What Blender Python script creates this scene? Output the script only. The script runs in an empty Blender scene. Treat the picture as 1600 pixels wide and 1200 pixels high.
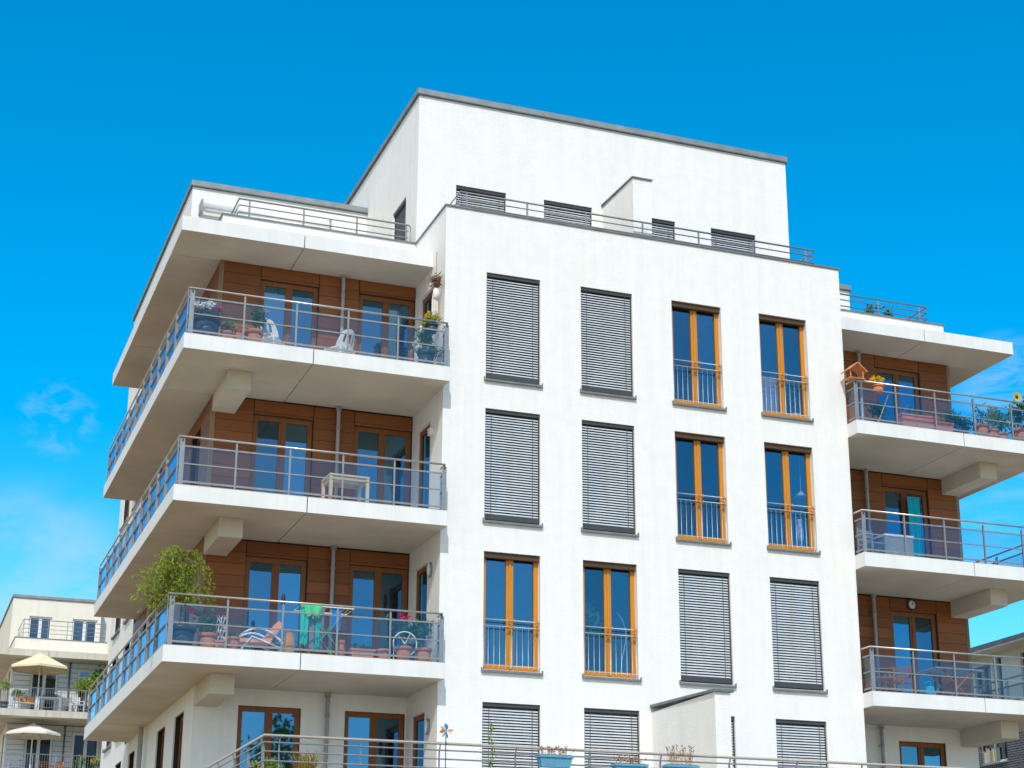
import bpy, math, random
from mathutils import Vector, Matrix
rng = random.Random(11)
R = math.radians
sc = bpy.context.scene
COL = sc.collection
PI = math.pi

# ------------------------------------------------------------------ helpers
class MB:
    """collects faces, builds ONE mesh object"""
    def __init__(s): s.v = []; s.f = []; s.m = []; s.sm = []
    def face(s, pts, m=0, smooth=False):
        n = len(s.v); s.v += [tuple(p) for p in pts]; s.f.append(tuple(range(n, n+len(pts)))); s.m.append(m); s.sm.append(smooth)
    def box(s, x0, x1, y0, y1, z0, z1, m=0):
        if x0 > x1: x0, x1 = x1, x0
        if y0 > y1: y0, y1 = y1, y0
        n = len(s.v)
        s.v += [(x0,y0,z0),(x1,y0,z0),(x1,y1,z0),(x0,y1,z0),(x0,y0,z1),(x1,y0,z1),(x1,y1,z1),(x0,y1,z1)]
        for q in ((0,3,2,1),(4,5,6,7),(0,1,5,4),(1,2,6,5),(2,3,7,6),(3,0,4,7)):
            s.f.append(tuple(n+i for i in q)); s.m.append(m); s.sm.append(False)
    def obox(s, a, b, w, h, m=0):
        """bar of section w x h from a to b"""
        a = Vector(a); b = Vector(b); d = (b-a).normalized()
        up = Vector((0,0,1)) if abs(d.z) < .95 else Vector((0,1,0))
        r = d.cross(up).normalized()*w/2; u = r.cross(d).normalized()*h/2
        n = len(s.v)
        for p in (a, b): s.v += [tuple(p-r-u), tuple(p+r-u), tuple(p+r+u), tuple(p-r+u)]
        for q in ((0,1,2,3),(7,6,5,4),(0,4,5,1),(1,5,6,2),(2,6,7,3),(3,7,4,0)):
            s.f.append(tuple(n+i for i in q)); s.m.append(m); s.sm.append(False)
    def tube(s, pts, r, n=8, m=0, cap=True):
        pts = [Vector(p) for p in pts]; rr = r if isinstance(r, (list, tuple)) else [r]*len(pts)
        base = len(s.v)
        for i, p in enumerate(pts):
            d = (pts[min(i+1, len(pts)-1)]-pts[max(i-1, 0)]).normalized()
            up = Vector((0,0,1)) if abs(d.z) < .9 else Vector((0,1,0))
            a = d.cross(up).normalized(); b = a.cross(d).normalized()
            for k in range(n):
                t = 2*PI*k/n; s.v.append(tuple(p+a*math.cos(t)*rr[i]+b*math.sin(t)*rr[i]))
        for i in range(len(pts)-1):
            for k in range(n):
                k2 = (k+1) % n
                s.f.append((base+i*n+k, base+i*n+k2, base+(i+1)*n+k2, base+(i+1)*n+k)); s.m.append(m); s.sm.append(True)
        if cap:
            s.f.append(tuple(base+k for k in range(n))); s.m.append(m); s.sm.append(False)
            s.f.append(tuple(base+(len(pts)-1)*n+k for k in reversed(range(n)))); s.m.append(m); s.sm.append(False)
    def lathe(s, prof, c=(0,0,0), n=16, m=0, smooth=True):
        base = len(s.v)
        for r, z in prof:
            for k in range(n):
                t = 2*PI*k/n; s.v.append((c[0]+r*math.cos(t), c[1]+r*math.sin(t), c[2]+z))
        for i in range(len(prof)-1):
            for k in range(n):
                k2 = (k+1) % n
                s.f.append((base+i*n+k, base+i*n+k2, base+(i+1)*n+k2, base+(i+1)*n+k)); s.m.append(m); s.sm.append(smooth)
    def leaf(s, p, l, w, rg, m=0, down=0.0):
        d = Vector((rg.gauss(0,1), rg.gauss(0,1), rg.gauss(0,1)-down)).normalized()
        u = d.cross(Vector((rg.gauss(0,1), rg.gauss(0,1), rg.gauss(0,1)))).normalized()
        nrm = d.cross(u)*l*.12
        p = Vector(p)
        s.face((p, p+d*l*.45+u*w*.5+nrm, p+d*l, p+d*l*.45-u*w*.5+nrm), m)
    def mirror(s, W):
        s.v = [(W-a, b, c) for a, b, c in s.v]; s.f = [tuple(reversed(f)) for f in s.f]; return s
    def shift(s, dx, dy, dz):
        s.v = [(a+dx, b+dy, c+dz) for a, b, c in s.v]; return s
    def mesh(s, name, mats):
        me = bpy.data.meshes.new(name); me.from_pydata(s.v, [], s.f)
        for mt in (mats if isinstance(mats, (list, tuple)) else [mats]): me.materials.append(mt)
        me.polygons.foreach_set('material_index', s.m); me.polygons.foreach_set('use_smooth', s.sm); me.update(); return me
    def build(s, name, mats, parent=None, loc=None, rz=0):
        return link(name, s.mesh(name, mats), parent, loc, rz)
def link(name, me, parent=None, loc=None, rz=0):
    o = bpy.data.objects.new(name, me); COL.objects.link(o)
    if parent: o.parent = parent
    if loc is not None: o.location = loc
    if rz: o.rotation_euler = (0,0,rz)
    return o
def tag(o, label=None, cat=None, group=None, kind=None):
    if label: o['label'] = label
    if cat: o['category'] = cat
    if group: o['group'] = group
    if kind: o['kind'] = kind
    return o
def thing(name, label, cat, loc=(0,0,0), rz=0, group=None):
    o = bpy.data.objects.new(name, None); COL.objects.link(o); o.location = loc; o.rotation_euler = (0,0,rz)
    o.empty_display_size = .2
    return tag(o, label, cat, group)

# ------------------------------------------------------------------ materials
def nt(name):
    m = bpy.data.materials.new(name); m.use_nodes = True; t = m.node_tree; t.nodes.clear()
    out = t.nodes.new('ShaderNodeOutputMaterial'); return m, t, out
def N(t, typ, **kw):
    n = t.nodes.new(typ)
    for k, v in kw.items():
        if k.startswith('_'): setattr(n, k[1:], v)
        else: n.inputs[k.replace('__', ' ')].default_value = v
    return n
def ramp(t, src, stops):
    r = t.nodes.new('ShaderNodeValToRGB'); e = r.color_ramp.elements
    while len(e) > 1: e.remove(e[-1])
    e[0].position = stops[0][0]; e[0].color = (*stops[0][1], 1)
    for p, c in stops[1:]:
        q = e.new(p); q.color = (*c, 1)
    t.links.new(src, r.inputs[0]); return r
def noisy(name, c1, c2, scale=4, rough=.6, metal=0, bump=0, bscale=60, stretch=(1,1,1), detail=6, spec=.3, lo=.35, hi=.7, streak=None):
    m, t, out = nt(name); L = t.links.new
    tc = N(t, 'ShaderNodeTexCoord'); mp = N(t, 'ShaderNodeMapping'); mp.inputs['Scale'].default_value = stretch
    L(tc.outputs['Object'], mp.inputs[0])
    nz = N(t, 'ShaderNodeTexNoise', Scale=scale, Detail=detail, Roughness=.6); L(mp.outputs[0], nz.inputs['Vector'])
    r = ramp(t, nz.outputs['Fac'], [(lo, c1), (hi, c2)])
    p = N(t, 'ShaderNodeBsdfPrincipled', Roughness=rough, Metallic=metal); p.inputs['Specular IOR Level'].default_value = spec
    colr = r.outputs[0]
    if streak:   # rain streaks: noise stretched along z
        mp2 = N(t, 'ShaderNodeMapping'); mp2.inputs['Scale'].default_value = (2.2, 2.2, .12); L(tc.outputs['Object'], mp2.inputs[0])
        n2 = N(t, 'ShaderNodeTexNoise', Scale=2.0, Detail=5, Roughness=.7); L(mp2.outputs[0], n2.inputs['Vector'])
        r2 = ramp(t, n2.outputs['Fac'], [(.42, (1,1,1)), (.72, streak)])
        mx = t.nodes.new('ShaderNodeMixRGB'); mx.blend_type = 'MULTIPLY'; mx.inputs[0].default_value = 1
        L(colr, mx.inputs[1]); L(r2.outputs[0], mx.inputs[2]); colr = mx.outputs[0]
    L(colr, p.inputs['Base Color'])
    if bump:
        n3 = N(t, 'ShaderNodeTexNoise', Scale=bscale, Detail=5, Roughness=.7); L(tc.outputs['Object'], n3.inputs['Vector'])
        b = N(t, 'ShaderNodeBump', Strength=bump, Distance=.02); L(n3.outputs['Fac'], b.inputs['Height']); L(b.outputs[0], p.inputs['Normal'])
    L(p.outputs[0], out.inputs[0]); return m
def plain(name, c, rough=.5, metal=0, spec=.4):
    k = .88
    return noisy(name, tuple(x*k for x in c), tuple(min(1, x*1.08) for x in c), 9, rough, metal, spec=spec)
def leafmat(name, cols, transl=.35):
    m, t, out = nt(name); L = t.links.new
    g = N(t, 'ShaderNodeNewGeometry')
    n = len(cols); r = ramp(t, g.outputs['Random Per Island'], [(i/max(1, n-1), c) for i, c in enumerate(cols)])
    p = N(t, 'ShaderNodeBsdfPrincipled', Roughness=.55); L(r.outputs[0], p.inputs['Base Color'])
    tr = N(t, 'ShaderNodeBsdfTranslucent'); L(r.outputs[0], tr.inputs['Color'])
    mx = N(t, 'ShaderNodeMixShader', Fac=transl); L(p.outputs[0], mx.inputs[1]); L(tr.outputs[0], mx.inputs[2]); L(mx.outputs[0], out.inputs[0]); return m
def glassmat(name, tint, gcol, base_fac, power, ior=1.5, dark=None, wav=.0):
    """thin glass: tinted transparency (or a dark room tone) plus a fresnel mirror"""
    m, t, out = nt(name); L = t.links.new
    if dark is None:
        a = N(t, 'ShaderNodeBsdfTransparent', Color=(*tint, 1))
    else:
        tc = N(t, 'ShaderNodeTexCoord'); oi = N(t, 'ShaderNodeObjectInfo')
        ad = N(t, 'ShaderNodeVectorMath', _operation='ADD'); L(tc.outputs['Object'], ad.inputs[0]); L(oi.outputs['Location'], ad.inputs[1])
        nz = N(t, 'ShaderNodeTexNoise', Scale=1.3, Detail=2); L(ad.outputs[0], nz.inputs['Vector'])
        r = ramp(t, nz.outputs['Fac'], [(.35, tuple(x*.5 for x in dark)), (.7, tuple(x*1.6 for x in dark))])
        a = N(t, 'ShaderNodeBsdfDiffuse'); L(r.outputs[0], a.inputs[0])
    g = N(t, 'ShaderNodeBsdfGlossy', Color=(*gcol, 1), Roughness=.015)
    lw = N(t, 'ShaderNodeLayerWeight', Blend=.5); pw = N(t, 'ShaderNodeMath', _operation='POWER'); L(lw.outputs['Facing'], pw.inputs[0]); pw.inputs[1].default_value = 5
    fr = N(t, 'ShaderNodeMath', _operation='MULTIPLY_ADD'); L(pw.outputs[0], fr.inputs[0]); fr.inputs[1].default_value = .96; fr.inputs[2].default_value = .04
    if wav:
        tc2 = N(t, 'ShaderNodeTexCoord'); oi2 = N(t, 'ShaderNodeObjectInfo')
        ad2 = N(t, 'ShaderNodeVectorMath', _operation='ADD'); L(tc2.outputs['Object'], ad2.inputs[0]); L(oi2.outputs['Location'], ad2.inputs[1])
        n2 = N(t, 'ShaderNodeTexNoise', Scale=1.1, Detail=1); L(ad2.outputs[0], n2.inputs['Vector'])
        b = N(t, 'ShaderNodeBump', Strength=wav, Distance=.05); L(n2.outputs['Fac'], b.inputs['Height']); L(b.outputs[0], g.inputs['Normal'])
    mm = N(t, 'ShaderNodeMath', _operation='MULTIPLY_ADD', _use_clamp=True); L(fr.outputs[0], mm.inputs[0]); mm.inputs[1].default_value = power; mm.inputs[2].default_value = base_fac
    oi3 = N(t, 'ShaderNodeObjectInfo'); rv = N(t, 'ShaderNodeMapRange'); rv.inputs['To Min'].default_value = .72 if dark or wav else .9; rv.inputs['To Max'].default_value = 1.4 if dark or wav else 1.1; L(oi3.outputs['Random'], rv.inputs[0])
    m4 = N(t, 'ShaderNodeMath', _operation='MULTIPLY', _use_clamp=True); L(mm.outputs[0], m4.inputs[0]); L(rv.outputs[0], m4.inputs[1])
    mx = N(t, 'ShaderNodeMixShader'); L(m4.outputs[0], mx.inputs[0]); L(a.outputs[0], mx.inputs[1]); L(g.outputs[0], mx.inputs[2]); L(mx.outputs[0], out.inputs[0]); return m
def woodmat(name, c1, c2, axis='x', rough=.5, var=.25):
    m, t, out = nt(name); L = t.links.new
    tc = N(t, 'ShaderNodeTexCoord'); mp = N(t, 'ShaderNodeMapping')
    mp.inputs['Scale'].default_value = (1.2, 1.2, 22) if axis == 'x' else (22, 22, 1.2)
    L(tc.outputs['Object'], mp.inputs[0])
    nz = N(t, 'ShaderNodeTexNoise', Scale=2.0, Detail=6, Roughness=.65); L(mp.outputs[0], nz.inputs['Vector'])
    r = ramp(t, nz.outputs['Fac'], [(.3, c1), (.7, c2)])
    g = N(t, 'ShaderNodeNewGeometry')
    mr = N(t, 'ShaderNodeMapRange'); mr.inputs['To Min'].default_value = 1-var; mr.inputs['To Max'].default_value = 1+var*.6; L(g.outputs['Random Per Island'], mr.inputs[0])
    mx = N(t, 'ShaderNodeVectorMath', _operation='SCALE'); L(r.outputs[0], mx.inputs[0]); L(mr.outputs[0], mx.inputs['Scale'])
    p = N(t, 'ShaderNodeBsdfPrincipled', Roughness=rough); L(mx.outputs[0], p.inputs['Base Color']); p.inputs['Specular IOR Level'].default_value = .3
    L(p.outputs[0], out.inputs[0]); return m
def brickmat(name):
    m, t, out = nt(name); L = t.links.new
    tc = N(t, 'ShaderNodeTexCoord'); mp = N(t, 'ShaderNodeMapping'); mp.inputs['Rotation'].default_value = (PI/2, 0, PI/2)
    sx = N(t, 'ShaderNodeSeparateXYZ'); cb = N(t, 'ShaderNodeCombineXYZ'); L(tc.outputs['Object'], sx.inputs[0]); L(sx.outputs['Y'], cb.inputs['X']); L(sx.outputs['Z'], cb.inputs['Y'])
    b = N(t, 'ShaderNodeTexBrick', Scale=1.0); L(cb.outputs[0], b.inputs['Vector'])
    b.inputs['Color1'].default_value = (.035,.04,.055,1); b.inputs['Color2'].default_value = (.075,.08,.1,1); b.inputs['Mortar'].default_value = (.2,.2,.21,1)
    b.inputs['Mortar Size'].default_value = .012; b.inputs['Brick Width'].default_value = .25; b.inputs['Row Height'].default_value = .085
    p = N(t, 'ShaderNodeBsdfPrincipled', Roughness=.8); L(b.outputs[0], p.inputs['Base Color']); L(p.outputs[0], out.inputs[0]); return m

M = {}
M['stucco'] = noisy('white_stucco', (.825,.828,.822), (.872,.872,.868), 3.4, .85, bump=.45, bscale=22, streak=(.94,.94,.925))
M['cream'] = noisy('cream_stucco', (.80,.745,.65), (.84,.79,.71), 1.2, .85, bump=.2, bscale=30, streak=(.93,.92,.9))
M['slab'] = noisy('painted_concrete', (.755,.77,.79), (.81,.825,.84), 1.5, .75, bump=.08, bscale=40, streak=(.93,.92,.89))
M['slab_old'] = noisy('weathered_concrete', (.55,.52,.45), (.66,.63,.56), 1.2, .8, bump=.1, bscale=40, streak=(.8,.78,.72))
M['soffit'] = noisy('underside_shade_tone', (.58,.53,.45), (.70,.645,.55), .9, .85, bump=.06, bscale=30)  # slab and beam concrete, darker and warmer: shaded underside tone put into the colour
M['lintel_shade'] = plain('lintel_shade_casing', (.085,.042,.018), .6)
M['blindbox'] = plain('charcoal_blind_casing', (.055,.06,.065), .5)
M['guard'] = noisy('bright_guard_bars', (.52,.56,.58), (.62,.66,.68), 12, .4, .2)
M['joint'] = plain('dark_joint', (.03,.03,.03), .9)
M['zinc'] = noisy('zinc_flashing', (.22,.25,.265), (.31,.34,.355), 3, .55, .3)
M['zinc_dark'] = noisy('dark_flashing', (.10,.11,.12), (.16,.17,.18), 3, .5, .3)
M['sill'] = noisy('grey_sill_metal', (.16,.175,.18), (.24,.255,.26), 3, .5, .3)
M['steel'] = noisy('galvanised_steel', (.25,.265,.285), (.34,.35,.37), 12, .45, .5)
M['rail'] = noisy('polished_handrail', (.50,.48,.46), (.60,.58,.56), 12, .3, .75)
M['darksteel'] = noisy('dark_bracket_metal', (.06,.065,.07), (.12,.125,.13), 10, .5, .5)
M['wood'] = woodmat('brown_cladding_boards', (.205,.066,.020), (.30,.106,.030))
M['woodtrim'] = woodmat('cladding_corner_trim', (.24,.15,.08), (.32,.2,.11), 'z')
M['orange'] = woodmat('honey_window_frame', (.53,.195,.014), (.68,.28,.024), 'z', .4, .06)
M['doorframe'] = woodmat('brown_door_frame', (.20,.066,.016), (.29,.105,.026), 'z', .42, .1)
M['whiteframe'] = plain('white_frame_paint', (.78,.79,.80), .4)
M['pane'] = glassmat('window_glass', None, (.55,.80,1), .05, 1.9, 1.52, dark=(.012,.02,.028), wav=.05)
M['pane_clear'] = glassmat('clear_window_glass', (.80,.85,.89), (.52,.80,1), .075, 1.3, 1.52, wav=.09)
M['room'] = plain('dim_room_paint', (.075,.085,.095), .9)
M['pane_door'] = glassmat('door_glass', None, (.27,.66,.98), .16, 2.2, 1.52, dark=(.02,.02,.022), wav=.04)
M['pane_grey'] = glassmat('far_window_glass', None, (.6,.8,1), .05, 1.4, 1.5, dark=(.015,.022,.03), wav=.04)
M['balglass'] = glassmat('balustrade_glass', (.88,.915,.94), (.55,.80,1), .004, 1.0, 1.5)
M['blind'] = noisy('aluminium_slats', (.50,.54,.58), (.60,.64,.68), 5, .5, .0, stretch=(1,1,.3))
M['cord'] = plain('blind_cord', (.10,.13,.16), .8)
M['pipe'] = plain('zinc_pipe', (.36,.38,.40), .5, .1)
M['floor'] = noisy('terrace_paving', (.30,.28,.25), (.38,.36,.33), 3, .85)
M['greypanel'] = noisy('pale_grey_panel', (.62,.66,.71), (.68,.72,.76), 1.3, .6)
M['terra'] = noisy('terracotta', (.52,.18,.08), (.64,.25,.12), 8, .8)
M['terrapink'] = noisy('pink_terracotta', (.60,.22,.15), (.70,.30,.21), 8, .8)
M['clay'] = noisy('pale_clay', (.62,.27,.09), (.72,.36,.15), 6, .75)
M['darkpot'] = noisy('dark_glazed_pot', (.03,.05,.09), (.06,.09,.14), 6, .35)
M['soil'] = plain('potting_soil', (.05,.035,.02), .95)
M['whiteplastic'] = plain('white_plastic', (.80,.80,.79), .35)
M['palewood'] = woodmat('pale_wood', (.60,.44,.26), (.70,.54,.34), 'x', .5, .1)
M['tabletop'] = plain('table_underside', (.55,.45,.36), .6)
M['redcloth'] = plain('red_cloth', (.45,.03,.02), .85)
M['peach'] = plain('peach_cushion', (.78,.35,.20), .9)
M['teal'] = plain('teal_towel', (.03,.55,.47), .9)
M['green_cl'] = plain('mint_towel', (.10,.62,.32), .9)
M['blue_cl'] = plain('blue_shirt', (.02,.22,.62), .9)
M['grey_cl'] = plain('grey_laundry', (.22,.25,.30), .9)
M['greenmetal'] = plain('green_metal', (.06,.42,.2), .4)
M['skyblue'] = plain('sky_blue_plastic', (.12,.36,.55), .5)
M['turq'] = plain('turquoise_curtain', (.0,.42,.60), .9)
M['brownwood'] = woodmat('teak', (.25,.09,.035), (.36,.15,.06), 'x', .5, .1)
M['darkplastic'] = plain('dark_plastic', (.03,.035,.045), .5)
M['canopy'] = noisy('sand_canvas', (.74,.64,.42), (.80,.70,.48), 3, .9)
M['canopyw'] = noisy('cream_canvas', (.80,.75,.66), (.85,.80,.72), 3, .9)
M['yellow'] = leafmat('yellow_petals', [(.8,.45,.01),(.85,.6,.03)])
M['white_fl'] = leafmat('white_petals', [(.8,.8,.8),(.7,.72,.72)], .2)
M['pink_fl'] = leafmat('pink_petals', [(.65,.02,.2),(.75,.1,.3)])
M['lilac_fl'] = leafmat('lilac_petals', [(.5,.3,.7),(.7,.5,.8)])
M['leaf_dark'] = leafmat('dark_leaves', [(.02,.08,.022),(.05,.15,.035),(.08,.20,.05)])
M['leaf_mid'] = leafmat('green_leaves', [(.05,.14,.025),(.10,.24,.04),(.16,.32,.06)])
M['leaf_birch'] = leafmat('willowy_leaves', [(.17,.24,.02),(.29,.38,.03),(.42,.48,.05),(.20,.32,.03),(.50,.50,.10)], .5)
M['leaf_lime'] = leafmat('lime_leaves', [(.18,.30,.03),(.3,.4,.05),(.4,.42,.1)], .4)
M['straw'] = leafmat('dry_stalks', [(.35,.25,.13),(.5,.33,.2),(.45,.2,.12)], .2)
M['bark'] = noisy('thin_bark', (.16,.11,.06), (.26,.18,.1), 20, .85)
M['brick'] = brickmat('slate_brick')
M['render_pale'] = noisy('pale_render', (.60,.60,.50), (.66,.66,.56), 1, .85)
M['ropebrown'] = plain('brown_straw', (.17,.09,.05), .95)
M['fabricwhite'] = plain('white_fabric', (.75,.73,.70), .95)
M['brass'] = plain('warm_wood_toy', (.62,.25,.10), .7)
M['palecurtain'] = plain('beige_curtain', (.50,.44,.40), .95)
M['books'] = leafmat('book_spines', [(.6,.05,.03),(.75,.7,.6),(.05,.2,.3),(.6,.3,.05),(.1,.35,.3)], 0)

# ------------------------------------------------------------------ building data (metres, from the photograph's perspective)
W = 9.446; ZF = [13.19, 10.19, 7.19, 4.19]; T = .31
SB = [12.88, 9.88, 6.88]            # balcony slab undersides
A = [.912, 3.04, 5.18, 7.325]; WW = 1.2; HH = 2.36
def wall(mb, axis, c, s, u0, u1, z0, z1, ops=(), depth=.3, m=0):
    """wall skin with real openings; axis 'y': plane y=c, u=x; axis 'x': plane x=c, u=y; s = outward sign"""
    def P(u, z, d): return (u, c-s*d, z) if axis == 'y' else (c-s*d, u, z)
    us = sorted({u0, u1} | {o[0] for o in ops} | {o[1] for o in ops}); zs = sorted({z0, z1} | {o[2] for o in ops} | {o[3] for o in ops})
    def hole(a, b, p, q): return any(o[0]-1e-6 <= a and b <= o[1]+1e-6 and o[2]-1e-6 <= p and q <= o[3]+1e-6 for o in ops)
    for a, b in zip(us, us[1:]):
        for p, q in zip(zs, zs[1:]):
            if not hole(a, b, p, q): mb.face((P(a,p,0), P(b,p,0), P(b,q,0), P(a,q,0)), m)
    for a, b, p, q in ops:
        mb.face((P(a,p,0), P(a,q,0), P(a,q,depth), P(a,p,depth)), m); mb.face((P(b,p,0), P(b,p,depth), P(b,q,depth), P(b,q,0)), m)
        mb.face((P(a,q,0), P(b,q,0), P(b,q,depth), P(a,q,depth)), m); mb.face((P(a,p,0), P(a,p,depth), P(b,p,depth), P(b,p,0)), m)

MESH = {}
def cached(key, fn):
    if key not in MESH: MESH[key] = fn()
    return MESH[key]
def put_frame(par, loc, rz, w, h, mat, panemat, name='window', leaves=2, dep=.14, st=.09, sill=True, guard=False, blind=False, label=None, room=False):
    """frame mesh (part) with panes, sill, guard rail or blind as sub-parts"""
    key = (round(w, 2), round(h, 2), mat, leaves, dep, st)
    def fr():
        b = MB(); y0, y1 = dep, dep+.07
        b.box(0, st, y0, y1, .03, h); b.box(w-st, w, y0, y1, .03, h)
        b.box(st, w-st, y0+.004, y1, h-st, h); b.box(st, w-st, y0+.004, y1, .03, .03+st*1.15)
        if leaves == 2:
            b.box(w/2-.075, w/2+.075, y0+.006, y1, .03+st*1.15, h-st)
            b.box(w/2-.018, w/2+.022, y0-.012, y0+.006, .05, h-st*.8)
        if mat == 'orange': b.box(.005, w-.005, .045, dep-.002, h-.115, h-.002, 1)  # blind casing board, its dark brown added to stand for the lintel shadow
        return b.mesh(name, [M[mat], M['lintel_shade']])
    f = link(name, cached(('fr',)+key, fr), par, loc, rz)
    if label: f['label'] = label
    xs = [(st, w/2-.075), (w/2+.075, w-st)] if leaves == 2 else [(st, w-st)]
    for a, b_ in xs:
        def pn():
            q = MB(); q.box(0, b_-a, 0, .012, 0, h-st*2.15-.03); return q.mesh('pane', M[panemat])
        link('pane', cached(('pn', round(b_-a, 3), round(h, 2), st, panemat), pn), f, (a, dep+.035, .03+st*1.15))
    if sill:
        def sl():
            b = MB()
            b.face([(-.035,-.06,-.02), (w+.035,-.06,-.02), (w+.035,dep,.028), (-.035,dep,.028)])
            b.box(-.035, w+.035, -.062, -.055, -.06, -.018); b.box(-.04, -.03, -.06, .02, -.06, .03); b.box(w+.03, w+.04, -.06, .02, -.06, .03)
            b.face([(-.035,-.055,-.05), (w+.035,-.055,-.05), (w+.035,-.004,-.05), (-.035,-.004,-.05)])
            return b.mesh('sill', M['sill'])
        link('sill', cached(('sl', round(w, 2), dep), sl), f, (0,0,0))
    if guard:
        def gd():
            b = MB(); y = .035
            for z, r in ((1.0, .011), (.87, .009), (.09, .008)): b.tube([(.0,y,z), (w,y,z)], r, 6)
            n = 9
            for i in range(1, n+1):
                if i == 5: continue
                x = w*i/(n+1); b.tube([(x,y,.05), (x,y,.87)], .006, 6)
            for x in (.02, w/2, w-.025):
                b.tube([(x,y,.05), (x,y,1.0)], .01, 6)
            for x in (w/2-.035, w/2+.04, w-.05):
                for z in (1.0, .87): b.box(x-.02, x+.02, y-.02, y+.03, z-.025, z+.025, 1)
            return b.mesh('guard_rail', [M['guard'], M['orange']])
        link('guard_rail', cached('gd', gd), f, (0,0,0))
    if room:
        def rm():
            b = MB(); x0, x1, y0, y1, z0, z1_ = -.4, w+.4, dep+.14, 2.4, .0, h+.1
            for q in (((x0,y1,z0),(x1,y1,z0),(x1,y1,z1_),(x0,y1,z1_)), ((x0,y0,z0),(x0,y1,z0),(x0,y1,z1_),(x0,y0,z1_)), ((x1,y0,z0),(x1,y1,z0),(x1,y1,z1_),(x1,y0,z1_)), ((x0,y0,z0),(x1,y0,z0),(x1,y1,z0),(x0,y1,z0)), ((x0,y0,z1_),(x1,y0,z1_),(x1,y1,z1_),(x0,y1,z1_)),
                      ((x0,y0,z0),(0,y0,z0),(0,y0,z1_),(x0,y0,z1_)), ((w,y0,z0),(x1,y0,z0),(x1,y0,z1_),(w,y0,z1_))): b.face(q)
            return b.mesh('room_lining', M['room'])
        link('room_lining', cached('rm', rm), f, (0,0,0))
    if blind:
        def bl():
            b = MB(); n = 38; z0 = .15; pitch = (h-.09-z0)/n
            for i in range(n):
                z = z0+i*pitch; rr = random.Random(i)
                j = rr.uniform(-.0025, .0025)
                y = .058
                b.face([(.025,y+j,z), (w-.025,y-j,z), (w-.025,y+.012,z+pitch*.50), (.025,y+.012,z+pitch*.50)], 0)
                b.face([(.025,y+.012,z+pitch*.50), (w-.025,y+.012,z+pitch*.50), (w-.025,y+.036,z+pitch*.72), (.025,y+.036,z+pitch*.72)], 0)
            for x in (.15, w-.15): b.box(x-.006, x+.006, .052, .056, .12, h-.06, 1)
            b.box(.022, w-.022, .055, .085, .035, .145, 2); b.box(.0, w, .03, .12, h-.075, h-.001, 2)
            b.box(0, .022, .05, .10, .03, h-.076, 2); b.box(w-.022, w, .05, .10, .03, h-.076, 2)
            return b.mesh('blind', [M['blind'], M['cord'], M['blindbox']])
        link('blind', cached(('bl', round(w, 2), round(h, 2)), bl), f, (0,0,0))
    return f

def rail_bars(mb, pts, zs, r, m):
    for z, rr in zip(zs, r):
        mb.tube([(x, y, z) for x, y in pts], rr, 8, m)

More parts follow.
